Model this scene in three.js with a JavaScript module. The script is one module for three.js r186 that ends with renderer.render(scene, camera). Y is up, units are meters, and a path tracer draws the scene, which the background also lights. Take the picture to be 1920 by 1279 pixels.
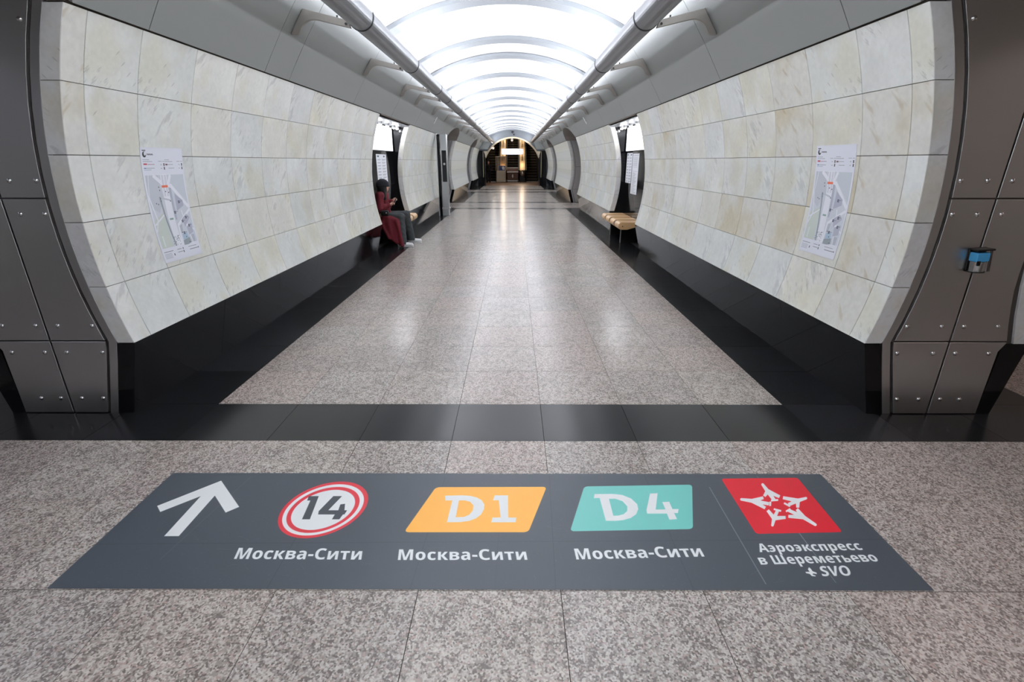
import * as THREE from 'three';
import { mergeGeometries } from 'three/addons/utils/BufferGeometryUtils.js';
import { RoundedBoxGeometry } from 'three/addons/geometries/RoundedBoxGeometry.js';
import { MarchingCubes } from 'three/addons/objects/MarchingCubes.js';
import { RectAreaLightUniformsLib } from 'three/addons/lights/RectAreaLightUniformsLib.js';

// ---------------------------------------------------------------- camera, exposure, large lights
// x = right, y = up, depth d runs along -z. The hall axis is x = 0; the photographer stands 0.1 m right of it.
const FOC = 920, HORIZON = 302.5, VPX = 963, EYE = 1.7, CX = 0.1;
const pitch = Math.atan((639.5 - HORIZON) / FOC), yaw = Math.atan(((VPX - 960) * Math.cos(pitch)) / FOC);
RectAreaLightUniformsLib.init();
const scene = new THREE.Scene();
scene.background = new THREE.Color(0x000000);
const camera = new THREE.PerspectiveCamera((2 * Math.atan(639.5 / FOC) * 180) / Math.PI, 1920 / 1279, 0.05, 200);
camera.rotation.order = 'YXZ';
camera.position.set(CX, EYE, 0);
camera.rotation.set(-pitch, yaw, 0);
const renderer = new THREE.WebGLRenderer({ antialias: true });
renderer.toneMapping = THREE.LinearToneMapping;
renderer.toneMappingExposure = 0.455;
renderer.shadowMap.enabled = true;

const TROUGH_POWER = 130, PLATFORM_POWER = 5, ALCOVE_POWER = 6;
const COOL = 0xf4f7ff, WARM = 0xffe6c8;
function areaLight(color, intensity, w, h, pos, target) {
  const l = new THREE.RectAreaLight(color, intensity, w, h);
  l.position.set(...pos); l.lookAt(...target); scene.add(l); return l;
}
// the lamps lying in the two troughs, facing the vault
// (an inner row aimed at the crown, an outer row washing the cornice)
for (const s of [-1, 1]) {
  areaLight(COOL, TROUGH_POWER, 43.6, 0.12, [s * 1.365, 3.065, -16], [s * 1.365 - s * 2.2, 4.1, -16]);
  areaLight(COOL, TROUGH_POWER * 0.34, 43.6, 0.12, [s * 1.44, 3.0, -16], [s * 1.44 + s * 0.8, 5, -16]);
}
// the platform tunnels left and right have ceiling lamps of their own
for (const s of [-1, 1]) areaLight(s > 0 ? 0xffe2d8 : 0xe6e8ff, PLATFORM_POWER, 0.5, 34, [s * 5.6, 3.74, -12], [s * 5.6, 0, -12]);

// ---------------------------------------------------------------- helpers
let seed = 7;
const rnd = () => { seed = (seed * 1664525 + 1013904223) >>> 0; return seed / 4294967296; };
const used = new Map();
function numbered(n) { const k = used.get(n) || 0; used.set(n, k + 1); return k ? n + '_' + String(k).padStart(3, '0') : n; }
function shade(m) { m.castShadow = true; m.receiveShadow = true; return m; }
function part(name, geo, mat, parent, x = 0, y = 0, z = 0) {
  const m = shade(new THREE.Mesh(geo, mat)); m.name = name; m.position.set(x, y, z); parent.add(m); return m;
}
function thing(name, label, category, pos = [0, 0, 0], extra = {}) {
  const g = new THREE.Group(); g.name = numbered(name); g.position.set(...pos);
  g.userData = { label, category, ...extra }; scene.add(g); return g;
}
const structure = (name, label, category = 'wall') => thing(name, label, category, [0, 0, 0], { kind: 'structure' });
const box = (w, h, d, x = 0, y = 0, z = 0) => new THREE.BoxGeometry(w, h, d).translate(x, y, z);
const boxTo = (x0, x1, y0, y1, d0, d1) => box(Math.abs(x1 - x0), Math.abs(y1 - y0), Math.abs(d1 - d0), (x0 + x1) / 2, (y0 + y1) / 2, -(d0 + d1) / 2);
function mirror(g) {
  const o = g.clone(); o.scale(-1, 1, 1);
  if (o.index) { const a = o.index.array; for (let i = 0; i < a.length; i += 3) { const t = a[i]; a[i] = a[i + 2]; a[i + 2] = t; } }
  else for (const n of Object.keys(o.attributes)) {
    const at = o.attributes[n], k = at.itemSize, a = at.array;
    for (let i = 0; i < at.count; i += 3) for (let c = 0; c < k; c++) { const t = a[i * k + c]; a[i * k + c] = a[(i + 2) * k + c]; a[(i + 2) * k + c] = t; }
  }
  return o;
}
const sided = (g, s) => (s < 0 ? mirror(g) : g);
function worldUV(g, scale = 1) { // uv in metres from the dominant axis of each normal
  if (!g.attributes.normal) g.computeVertexNormals();
  const p = g.attributes.position, n = g.attributes.normal, uv = new Float32Array(p.count * 2);
  for (let i = 0; i < p.count; i++) {
    const ax = Math.abs(n.getX(i)), ay = Math.abs(n.getY(i)), az = Math.abs(n.getZ(i));
    if (ay >= ax && ay >= az) { uv[2 * i] = p.getX(i); uv[2 * i + 1] = p.getZ(i); }
    else if (ax >= az) { uv[2 * i] = p.getZ(i); uv[2 * i + 1] = p.getY(i); }
    else { uv[2 * i] = p.getX(i); uv[2 * i + 1] = p.getY(i); }
    uv[2 * i] /= scale; uv[2 * i + 1] /= scale;
  }
  g.setAttribute('uv', new THREE.BufferAttribute(uv, 2)); return g;
}
const flat = (g) => { const o = g.index ? g.toNonIndexed() : g; for (const k of Object.keys(o.attributes)) if (!['position', 'normal', 'uv'].includes(k)) o.deleteAttribute(k); return o; };
const merge = (list) => mergeGeometries(list.map(flat));
// a closed outline in x/y pulled along depth from d0 to d1
function prism(pts, d0, d1, bevel = 0, curve = 6) {
  const sh = new THREE.Shape(pts.map(([x, y]) => new THREE.Vector2(x, y)));
  const g = new THREE.ExtrudeGeometry(sh, { depth: Math.abs(d1 - d0) - 2 * bevel, bevelEnabled: bevel > 0, bevelSize: bevel, bevelThickness: bevel, bevelOffset: -bevel, bevelSegments: 1, curveSegments: curve });
  g.translate(0, 0, -Math.max(d0, d1) + bevel); return g;
}
// pixel of the photograph -> floor point (x, depth)
function toFloor(px, py) {
  const u = px - 960, v = py - 639.5, c = Math.cos(pitch), s = Math.sin(pitch);
  const fw = FOC * c - v * s, dn = FOC * s + v * c;
  const X = u * Math.cos(yaw) - fw * Math.sin(yaw), Z = u * Math.sin(yaw) + fw * Math.cos(yaw), t = EYE / dn;
  return [CX + X * t, Z * t];
}

// ---------------------------------------------------------------- procedural textures
function lattice(n, sd) { let q = sd >>> 0; const a = new Float32Array(n * n); for (let i = 0; i < n * n; i++) { q = (q * 1664525 + 1013904223) >>> 0; a[i] = q / 4294967296; } return a; }
function noiseField(size, cells, sd) { // tileable value noise, 0..1
  const L = lattice(cells, sd), out = new Float32Array(size * size), k = cells / size;
  for (let y = 0; y < size; y++) for (let x = 0; x < size; x++) {
    const fx = x * k, fy = y * k, x0 = Math.floor(fx), y0 = Math.floor(fy);
    let tx = fx - x0, ty = fy - y0; tx = tx * tx * (3 - 2 * tx); ty = ty * ty * (3 - 2 * ty);
    const x1 = (x0 + 1) % cells, y1 = (y0 + 1) % cells;
    const a = L[y0 * cells + x0], b = L[y0 * cells + x1], c = L[y1 * cells + x0], d = L[y1 * cells + x1];
    out[y * size + x] = a + (b - a) * tx + (c - a) * ty + (a - b - c + d) * tx * ty;
  }
  return out;
}
function fbm(size, cells, oct, sd) {
  const o = new Float32Array(size * size); let amp = 0.5, sum = 0;
  for (let i = 0; i < oct; i++) { const f = noiseField(size, cells << i, sd + i * 101); for (let j = 0; j < o.length; j++) o[j] += f[j] * amp; sum += amp; amp *= 0.5; }
  for (let j = 0; j < o.length; j++) o[j] /= sum; return o;
}
function dataTexture(size, fn, srgb = true) {
  const d = new Uint8Array(size * size * 4);
  for (let i = 0; i < size * size; i++) { const c = fn(i); d[i * 4] = Math.max(0, Math.min(255, c[0])); d[i * 4 + 1] = Math.max(0, Math.min(255, c[1])); d[i * 4 + 2] = Math.max(0, Math.min(255, c[2])); d[i * 4 + 3] = 255; }
  const t = new THREE.DataTexture(d, size, size); t.wrapS = t.wrapT = THREE.RepeatWrapping; t.magFilter = THREE.LinearFilter; t.minFilter = THREE.LinearMipmapLinearFilter; t.generateMipmaps = true;
  if (srgb) t.colorSpace = THREE.SRGBColorSpace; t.needsUpdate = true; return t;
}
const smooth = (a, b, x) => { const t = Math.max(0, Math.min(1, (x - a) / (b - a))); return t * t * (3 - 2 * t); };
// speckled granite, one repeat = 1.2 m
const granite = (() => {
  const S = 1024, N = 176, c = S / N, jx = lattice(N, 3), jy = lattice(N, 13), tone = lattice(N, 29), tone2 = lattice(N, 37), big = fbm(S, 6, 3, 23), mid = noiseField(S, 60, 41);
  return dataTexture(S, (i) => { // interlocking crystals: pale feldspar, grey quartz, dark mica, a little pink
    const x = i % S, y = (i / S) | 0, cx = Math.floor(x / c), cy = Math.floor(y / c); let best = 1e9, k = 0;
    for (let b = -1; b <= 1; b++) for (let a = -1; a <= 1; a++) { const gx = (cx + a + N) % N, gy = (cy + b + N) % N, q = gy * N + gx, dx = (cx + a + jx[q]) * c - x, dy = (cy + b + jy[q]) * c - y, d = dx * dx + dy * dy; if (d < best) { best = d; k = q; } }
    const t = tone[k] + (mid[i] - 0.5) * 0.5, u = (tone2[k] - 0.5) * 18, m = 0.94 + big[i] * 0.12;
    let r = 150, g = 145, b2 = 141; if (t < 0.24) { r = 113; g = 107; b2 = 104; } else if (t > 0.66) { r = 181; g = 176; b2 = 171; } else if (tone2[k] > 0.82) { r = 158; g = 141; b2 = 137; }
    return [(r + u) * m, (g + u) * m, (b2 + u) * m];
  });
})();
// white marble with grey veins and ochre clouds, one repeat = 1.6 m
const marble = (() => {
  const S = 1024, w1 = fbm(S, 5, 5, 31), w2 = fbm(S, 8, 5, 47), fine = fbm(S, 64, 3, 59), och = fbm(S, 4, 4, 71), st = fbm(S, 6, 4, 83), patch = fbm(S, 5, 3, 91);
  return dataTexture(S, (i) => {
    const x = i % S, y = (i / S) | 0;
    // short slanting streaks: noise stretched along one diagonal (wraps with the sheet)
    const u = (x + y) % S, v = ((((x - y) * 5) % S) + S) % S, streak = st[v * S + u], hair = st[((v * 3) % S) * S + ((u * 2) % S)];
    const vein = smooth(0.58, 0.72, streak) * smooth(0.5, 0.66, w2[i]), flecks = smooth(0.67, 0.8, hair) * smooth(0.52, 0.64, patch[i]), o = smooth(0.5, 0.74, och[i]);
    const g = vein * 24 + flecks * 34, cl = (w2[i] - 0.5) * 24 + (fine[i] - 0.5) * 12 + (w1[i] - 0.5) * 14;
    return [223 + cl - g - o * 7, 224 + cl - g - o * 10, 220 + cl - g * 0.94 - o * 19];
  });
})();
// the stained end tiles and a few ochre slabs use a browner sheet, one repeat = 1.6 m
const marbleOchre = (() => {
  const S = 512, w1 = fbm(S, 3, 5, 131), st = fbm(S, 5, 4, 147), fine = fbm(S, 50, 3, 159);
  return dataTexture(S, (i) => {
    const x = i % S, y = (i / S) | 0, u = (x + y) % S, v = ((((x - y) * 4) % S) + S) % S;
    const o = smooth(0.4, 0.68, w1[i]), ve = smooth(0.6, 0.74, st[v * S + u]), cl = (fine[i] - 0.5) * 18;
    return [220 + cl - o * 14 - ve * 16, 219 + cl - o * 21 - ve * 22, 212 + cl - o * 36 - ve * 30];
  });
})();
const brushed = (() => { // brushed steel: streaks across
  const S = 512, L = lattice(S, 5), n = fbm(S, 8, 3, 201);
  return dataTexture(S, (i) => { const y = (i / S) | 0, v = 210 + (L[y] - 0.5) * 9 + (n[i] - 0.5) * 12; return [v, v, v]; }, false);
})();
const woodTex = (() => {
  const S = 256, n = fbm(S, 4, 4, 301), f = noiseField(S, 128, 305);
  return dataTexture(S, (i) => { const x = i % S, s = Math.sin(x / S * 2 * Math.PI * 14 + n[i] * 9) * 0.5 + 0.5, k = s * 0.5 + f[i] * 0.5; return [216 + k * 26, 178 + k * 28, 132 + k * 30]; });
})();
const canvasTexture = (w, h, draw) => {
  const c = document.createElement('canvas'); c.width = w; c.height = h; draw(c.getContext('2d'), w, h);
  const t = new THREE.CanvasTexture(c); t.colorSpace = THREE.SRGBColorSpace; t.anisotropy = 8; return t;
};
const offsetOf = (t, x, y, rx = 1, ry = rx) => { const c = t.clone(); c.repeat.set(rx, ry); c.offset.set(x, y); c.needsUpdate = true; return c; };

// ---------------------------------------------------------------- materials
const std = (o) => new THREE.MeshStandardMaterial(o), phys = (o) => new THREE.MeshPhysicalMaterial(o);
const graniteMats = [[1, 1, 1], [1, 0.97, 0.95], [0.93, 0.92, 0.91], [1.0, 0.94, 0.92], [1.03, 1.02, 1.0], [0.97, 0.93, 0.92]].map(([r, g, b], i) => {
  const m = phys({ map: offsetOf(granite, i * 0.37, i * 0.61, 1 / 1.2), roughness: 0.23, specularIntensity: 0.68 }); m.color.setRGB(0.93 * r, 0.905 * g, 0.885 * b); return m;
});
const blackMats = [0.014, 0.018, 0.011].map((v) => { const m = phys({ roughness: 0.2, specularIntensity: 0.6 }); m.color.setRGB(v, v * 1.03, v * 1.12); return m; });
const plinthMat = phys({ roughness: 0.07, specularIntensity: 0.5 }); plinthMat.color.setRGB(0.005, 0.005, 0.006);
const marbleMats = [[1, 1, 1], [0.97, 0.98, 1], [1, 0.985, 0.95], [0.94, 0.95, 0.95], [1.02, 1.02, 1.01], [0.98, 0.97, 0.93], [0.96, 0.965, 0.97], [1, 0.99, 0.975]].map(([r, g, b], i) => {
  const m = std({ map: offsetOf(marble, i * 0.29 + 0.05, i * 0.43, 1 / 1.6), roughness: 0.36 }); m.color.setRGB(1.0 * r, 1.0 * g, 1.0 * b); return m;
});
const ochreMats = [0, 1, 2].map((i) => { const m = std({ map: offsetOf(marbleOchre, i * 0.31, i * 0.57, 1 / 1.6), roughness: 0.36 }); m.color.setRGB(0.93, 0.93, 0.93); return m; });
const endMats = [0, 1].map((i) => { const m = std({ map: offsetOf(marble, i * 0.4 + 0.2, 0.7 * i, 1 / 1.3), roughness: 0.4 }); m.color.setRGB(0.86, 0.85, 0.88); return m; });
const jointMat = std({ color: 0x4e4740, roughness: 0.9 });
const groutMat = std({ color: 0x3a3634, roughness: 0.9 });
const steelMat = std({ metalness: 1, roughness: 0.42, roughnessMap: offsetOf(brushed, 0, 0, 0.8, 1.6) }); steelMat.color.setRGB(0.6, 0.6, 0.61);
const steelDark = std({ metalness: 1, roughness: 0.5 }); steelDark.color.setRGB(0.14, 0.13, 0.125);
const rivetMat = std({ metalness: 1, roughness: 0.2, color: 0xd0d0d0 });
const corniceMat = std({ roughness: 0.48, metalness: 0.25, color: 0x8f9290 });
const soffitMat = std({ roughness: 0.55, metalness: 0.3, color: 0x8d8681 });
const troughMat = std({ metalness: 0.65, roughness: 0.33, color: 0x77797d });
const bracketMat = std({ metalness: 0.6, roughness: 0.4, color: 0x9a958f });
const strapMat = std({ metalness: 0.5, roughness: 0.5, color: 0x3b3b3d });
const vaultMat = std({ color: 0xf3f4f5, roughness: 0.75 });
const ribShadeMat = std({ color: 0x7c8084, roughness: 0.7 });  // darkened grey: soft shading beside the ribs is put into their colour
const whitePaint = std({ color: 0xdfe0e0, roughness: 0.6 });
const woodMat = std({ map: offsetOf(woodTex, 0, 0, 2.2, 2.2), roughness: 0.35 }); woodMat.color.setRGB(0.8, 0.74, 0.66);
const walnutMat = std({ color: 0x3d2410, roughness: 0.45 });
const blackMetal = std({ color: 0x121214, roughness: 0.4, metalness: 0.3 });
const glow = (c, i) => std({ color: 0x111111, emissive: c, emissiveIntensity: i, roughness: 0.5 });

// ---------------------------------------------------------------- shared profiles (x >= 0, right-hand side)
const wallX = (h) => Math.sqrt(2.94 ** 2 - (h - 1.335) ** 2) - 0.34;     // inner face of the curved marble
const PLINTH_TOP = 0.535, MARBLE_TOP = 2.517;
const rows = [0.535, 0.925, 1.338, 1.736, 2.135, 2.517];
const plinthX = (h) => 2.63 - (2.63 - wallX(PLINTH_TOP)) * (h / PLINTH_TOP);
const STRIP = 0.115, XM = 3.055;                                          // width of the end strip; middle of a pylon
const outerX = (h) => (h < PLINTH_TOP ? plinthX(h) : wallX(h)) + STRIP;
const corniceX = (h) => 2.335 - 0.67 * (h - 2.52);
const CORNICE_TOP = 3.27;
const range = (a, b, n) => Array.from({ length: n + 1 }, (_, i) => a + ((b - a) * i) / n);

// ---------------------------------------------------------------- floor
const HALL = [3.27, 2.76];
const PYLONS = [[3.135, 19.3], [22.5, 30], [33, 38]];                      // depth spans
const ALCOVE = [9.88, 12.6];
const floor = structure('floor', 'polished speckled granite slab floor with black stone borders', 'floor');
part('bedding', boxTo(-7.6, 7.6, -0.2, -0.012, -7, 38.2), groutMat, floor);
const slabCache = new Map();
function slabGeo(w, l) {
  const k = w.toFixed(3) + '|' + l.toFixed(3);
  if (!slabCache.has(k)) { const g = box(w - 0.003, 0.02, l - 0.003); slabCache.set(k, worldUV(g)); }
  return slabCache.get(k);
}
const farSlabs = { light: [[], [], []], black: [] };
function slab(x0, x1, d0, d1, kind, far) {
  const g = slabGeo(x1 - x0, d1 - d0), x = (x0 + x1) / 2, z = -(d0 + d1) / 2, dy = far ? 0 : (rnd() - 0.5) * 0.0006;
  if (far) { const list = kind === 'light' ? farSlabs.light[Math.floor(rnd() * 3)] : farSlabs.black; list.push(g.clone().translate(x, -0.01, z)); return; }
  const edge = kind === 'light' ? (Math.abs(x) > 1.5 && rnd() < 0.5 ? 3 + 2 * Math.floor(rnd() * 2) : Math.floor(rnd() * 6)) : 0;
  part(kind === 'light' ? 'granite_slab' : 'black_slab', g, kind === 'light' ? graniteMats[edge] : blackMats[Math.floor(rnd() * 3)], floor, x, -0.01 + dy, z);
}
// bands of black stone across the hall at each end of a pylon row
const bands = [[2.76, 3.27], [19.15, 19.66], [22.14, 22.65], [29.85, 30.36], [32.64, 33.15]];
for (const [a, b] of bands) for (let i = -7; i <= 6; i++) slab(0.3 + 0.6 * i, 0.9 + 0.6 * i, a, b, 'black', a > 5 );
const colX = range(-2.1, 2.1, 7);
function rowsBetween(a, b, step = 0.6) { const n = Math.max(1, Math.round((b - a) / step)); return range(a, b, n); }
function fieldSlabs(a, b, kind, xs, far) { const r = rowsBetween(a, b); for (let j = 0; j + 1 < r.length; j++) for (let i = 0; i + 1 < xs.length; i++) slab(xs[i], xs[i + 1], r[j], r[j + 1], kind, far || r[j] > 10.4); }
const wideX = range(-7.5, 7.5, 25);
fieldSlabs(3.27, 19.15, 'light', colX);
for (const s of [-1, 1]) { const xs = s < 0 ? [-2.7, -2.1] : [2.1, 2.7]; fieldSlabs(3.27, 19.15, 'black', xs); fieldSlabs(22.65, 29.85, 'black', xs, true); fieldSlabs(33.15, 38.1, 'black', xs, true); }
const nearX = range(-3.9, 4.5, 14);
fieldSlabs(0.4, 2.76, 'light', nearX);
fieldSlabs(-7, 0.4, 'light', range(-3.9, 4.5, 7), true);
fieldSlabs(22.65, 29.85, 'light', colX, true); fieldSlabs(33.15, 38.1, 'light', colX, true);
fieldSlabs(19.66, 22.14, 'light', range(-3.9, 3.9, 13), true); fieldSlabs(30.36, 32.64, 'light', range(-3.9, 3.9, 13), true);
for (const s of [-1, 1]) { // platform side: a black border beside the pylons, granite beyond it
  const b = s < 0 ? [-4.03, -3.4] : [3.4, 4.03];
  fieldSlabs(3.27, 5.67, 'black', b, s < 0); fieldSlabs(5.67, 19.15, 'black', b, true);
  const g = s < 0 ? range(-7.5, -4.03, 5) : range(4.5, 7.5, 5);
  fieldSlabs(-7, 38, 'light', g, true);
}
fieldSlabs(3.27, 5.67, 'light', [4.03, 4.5]); fieldSlabs(5.67, 38, 'light', [4.03, 4.5], true);
farSlabs.light.forEach((l, i) => { const m = part('far_granite_slabs', merge(l), graniteMats[i * 2], floor); m.userData.kind = 'stuff'; });
{ const m = part('far_black_slabs', merge(farSlabs.black), blackMats[0], floor); m.userData.kind = 'stuff'; }

// ---------------------------------------------------------------- curved marble walls
const tileCache = new Map();
function marbleTile(row, w) { // right-hand tile, local depth 0..w along -z
  const k = row + '|' + w.toFixed(3);
  if (tileCache.has(k)) return tileCache.get(k);
  const G = 0.0022, a = rows[row] + (row ? G : 0.001), b = rows[row + 1] - G, N = 5, hs = range(a, b, N), T = 0.03;
  const pos = [], uv = [], idx = [];
  const push = (h, off, z, u) => { pos.push(wallX(h) + off, h, -z); uv.push(u, h); return pos.length / 3 - 1; };
  const quad = (p, q, r, s) => idx.push(p, q, r, p, r, s);
  // face with a tiny arris, edges going back into the joint
  const z0 = G, z1 = w - G, C = 0.0016;
  for (let i = 0; i < N; i++) { const A = push(hs[i], 0, z0 + C, z0), B = push(hs[i], 0, z1 - C, z1), D = push(hs[i + 1], 0, z0 + C, z0), E = push(hs[i + 1], 0, z1 - C, z1); quad(A, D, E, B); }
  for (let i = 0; i < N; i++) for (const [zf, zb, f] of [[z0 + C, z0, 0], [z1 - C, z1, 1]]) {
    const A = push(hs[i], 0, zf, zf), B = push(hs[i + 1], 0, zf, zf), D = push(hs[i], C, zb, zb), E = push(hs[i + 1], C, zb, zb); f ? quad(A, B, E, D) : quad(A, D, E, B);
    const F = push(hs[i], C, zb, zb), H = push(hs[i + 1], C, zb, zb), I = push(hs[i], T, zb, zb + 0.03), J = push(hs[i + 1], T, zb, zb + 0.03); f ? quad(F, H, J, I) : quad(F, I, J, H);
  }
  for (const [h, f] of [[a, 0], [b, 1]]) { const A = push(h, 0, z0, z0), B = push(h, 0, z1, z1), D = push(h, T, z0, z0), E = push(h, T, z1, z1); f ? quad(A, D, E, B) : quad(A, B, E, D); }
  const g = new THREE.BufferGeometry();
  g.setAttribute('position', new THREE.Float32BufferAttribute(pos, 3)); g.setAttribute('uv', new THREE.Float32BufferAttribute(uv, 2)); g.setIndex(idx); g.computeVertexNormals();
  const o = { r: g, l: mirror(g) }; tileCache.set(k, o); return o;
}
const stripCache = new Map();
function stripTile(row, s) { // end tile facing along the hall, between the inner face and the steel
  const k = row + '|' + s;
  if (stripCache.has(k)) return stripCache.get(k);
  const hs = range(rows[row] + (row ? 0.002 : 0.001), rows[row + 1] - 0.002, 5);
  const pts = [...hs.map((h) => [wallX(h) + 0.0015, h]), ...hs.slice().reverse().map((h) => [wallX(h) + STRIP, h])];
  const g = sided(worldUV(prism(pts, 0, 0.028, 0.0015)), s); stripCache.set(k, g); return g;
}
const ochreAt = new Set(['1|3|1', '1|3|3', '1|2|2', '1|1|4', '1|1|5', '1|1|3', '-1|4|0', '-1|3|0', '1|3|0', '1|1|1', '1|2|1', '1|0|1']);
// depths of the upright joints, read from the photograph: a narrow corner tile, a cut tile, then 0.6 m tiles
function jointDepths(a, b, lead) { const z = [a]; if (lead) { z.push(a + 0.165, a + 0.615); } while (z[z.length - 1] < b - 0.72) z.push(z[z.length - 1] + 0.6); z.push(b); return z; }
function pylonOutline(platform = true) {
  const hs = range(PLINTH_TOP, MARBLE_TOP, 12), B = 0.02;
  const pts = [[plinthX(0) + B, 0.0], ...hs.map((h) => [wallX(h) + B, h]), [corniceX(2.56) + 0.03, 2.56], [corniceX(CORNICE_TOP) + 0.03, CORNICE_TOP], [1.95, 3.6]];
  pts.push([4.1, 3.6], [3.9, 2.6]); for (const h of hs.slice().reverse()) pts.push([2 * XM - wallX(h) - STRIP + 0.06, h]); pts.push([3.49, PLINTH_TOP - 0.01], [3.49, 0]);
  return pts;
}
function wallSegment(s, a, b, opt) {
  const side = s < 0 ? 'left' : 'right';
  const w = structure('wall_' + side, opt.label);
  part('wall_core', sided(prism(pylonOutline(), a + 0.034, b - (opt.endStrip ? 0.034 : 0)), s), jointMat, w);
  const zs = jointDepths(a, b, opt.lead);
  for (let r = 0; r < 5; r++) {
    const far = [];
    for (let i = 0; i + 1 < zs.length; i++) {
      const g = marbleTile(r, zs[i + 1] - zs[i])[s < 0 ? 'l' : 'r'];
      if (opt.farRows) { far.push(g.clone().translate(0, 0, -zs[i])); continue; }
      const och = opt.first && (ochreAt.has(s + '|' + r + '|' + i) || (s > 0 && rnd() < 0.16));
      part('marble_tile', g, och ? ochreMats[(i + r) % 3] : marbleMats[Math.floor(rnd() * 8)], w, 0, 0, -zs[i]);
    }
    if (opt.farRows) { const m = part('marble_course', merge(far), marbleMats[r % 8], w); m.userData.kind = 'stuff'; }
    part('end_tile', stripTile(r, s), endMats[r % 2], w, 0, 0, -a);
    if (opt.endStrip) part('end_tile', stripTile(r, s), endMats[(r + 1) % 2], w, 0, 0, -b + 0.028);
  }
  // undercut black stone plinth, slab by slab
  const ps = rowsBetween(a, b, 1.2);
  const inner = [[plinthX(0), 0], [plinthX(PLINTH_TOP), PLINTH_TOP - 0.004], [plinthX(PLINTH_TOP) + 0.03, PLINTH_TOP - 0.004], [plinthX(0) + 0.03, 0]];
  for (let i = 0; i + 1 < ps.length; i++) part('plinth_slab', sided(prism(inner, ps[i] + 0.001, ps[i + 1] - 0.001, 0.001), s), plinthMat, w);
  const endP = [[plinthX(0) + 0.001, 0], [plinthX(PLINTH_TOP), PLINTH_TOP - 0.004], [plinthX(PLINTH_TOP) + STRIP, PLINTH_TOP - 0.004], [plinthX(0) + STRIP, 0]];
  part('plinth_end', sided(prism(endP, a - 0.001, a + 0.03, 0.001), s), plinthMat, w);
  if (opt.endStrip) part('plinth_end', sided(prism(endP, b - 0.03, b + 0.001, 0.001), s), plinthMat, w);
  return w;
}
// riveted steel cladding on the end of a pylon
function steelEnd(w, s, a, detail) {
  const e1 = (h) => outerX(h) + 0.05, hiTop = 3.3;
  const clampTop = (h) => outerX(Math.min(h, 2.9));
  const curve = (f, h0, h1, n = 8) => range(h0, h1, n).map((h) => [f(h), h]);
  // flat border strip next to the marble, then a shadow groove, then the plates
  part('border_strip', sided(prism([...curve(clampTop, 0, 2.9, 16), ...curve((h) => clampTop(h) + 0.055, 0, 2.9, 16).reverse()], a - 0.002, a + 0.03, 0.001), s), steelMat, w);
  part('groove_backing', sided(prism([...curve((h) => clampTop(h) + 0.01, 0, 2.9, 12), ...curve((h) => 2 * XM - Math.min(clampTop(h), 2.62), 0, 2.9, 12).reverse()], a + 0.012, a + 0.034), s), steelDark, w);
  const tiers = [[0.006, 0.546, 0.118, 0.467], [0.556, 1.48, 0.66, 1.391], [1.49, 2.86, 1.589, 2.433]];
  const rv = new THREE.SphereGeometry(0.0155, 12, 6, 0, Math.PI * 2, 0, Math.PI / 2).rotateX(Math.PI / 2).scale(1, 1, 0.75);
  const farX = (h) => (h < PLINTH_TOP ? 3.405 : Math.max(3.36, 2 * XM - outerX(Math.min(h, 2.9)) - 0.06));
  tiers.forEach(([h0, h1, ra, rb], ti) => {
    for (const right of [0, 1]) {
      const pts = right ? [[XM + 0.006, h0], [XM + 0.006, h1], ...curve(farX, h0, h1, 8).reverse()] : [...curve((h) => e1(Math.min(h, 2.86)) + 0.022, h0, h1, 8), [XM - 0.006, h1], [XM - 0.006, h0]];
      const p = part('steel_plate', sided(prism(right ? pts : pts, a - 0.008, a + 0.012, 0.0018), s), steelMat, w);
      if (!detail) continue;
      for (const h of [ra, rb]) for (const k of [0, 1]) {
        const x = right ? (k ? farX(h) - (ti ? 0.07 : h < 0.2 ? 0.15 : 0.06) : XM + 0.062) : (k ? XM - 0.088 : e1(h) + (ti === 2 && h > 2 ? 0.06 : 0.05));
        part('rivet', rv, rivetMat, p, s * x, h, -a + 0.0075);
      }
    }
  });
  // platform-side edge: marble above a black plinth
  const po = (h) => 2 * XM - (wallX(h) + STRIP);
  part('edge_marble', sided(worldUV(prism([...curve((h) => po(h) - 0.012, PLINTH_TOP, 2.9 > MARBLE_TOP ? MARBLE_TOP : 2.9, 10), ...curve((h) => po(h) + 0.1, PLINTH_TOP, MARBLE_TOP, 10).reverse()], a - 0.006, a + 0.5, 0.002)), s), endMats[0], w);
  part('edge_plinth', sided(prism([[3.41, 0], [3.425, PLINTH_TOP - 0.004], [po(PLINTH_TOP) + 0.1, PLINTH_TOP - 0.004], [3.505, 0]], a - 0.004, a + 0.5, 0.001), s), plinthMat, w);
}
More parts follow.
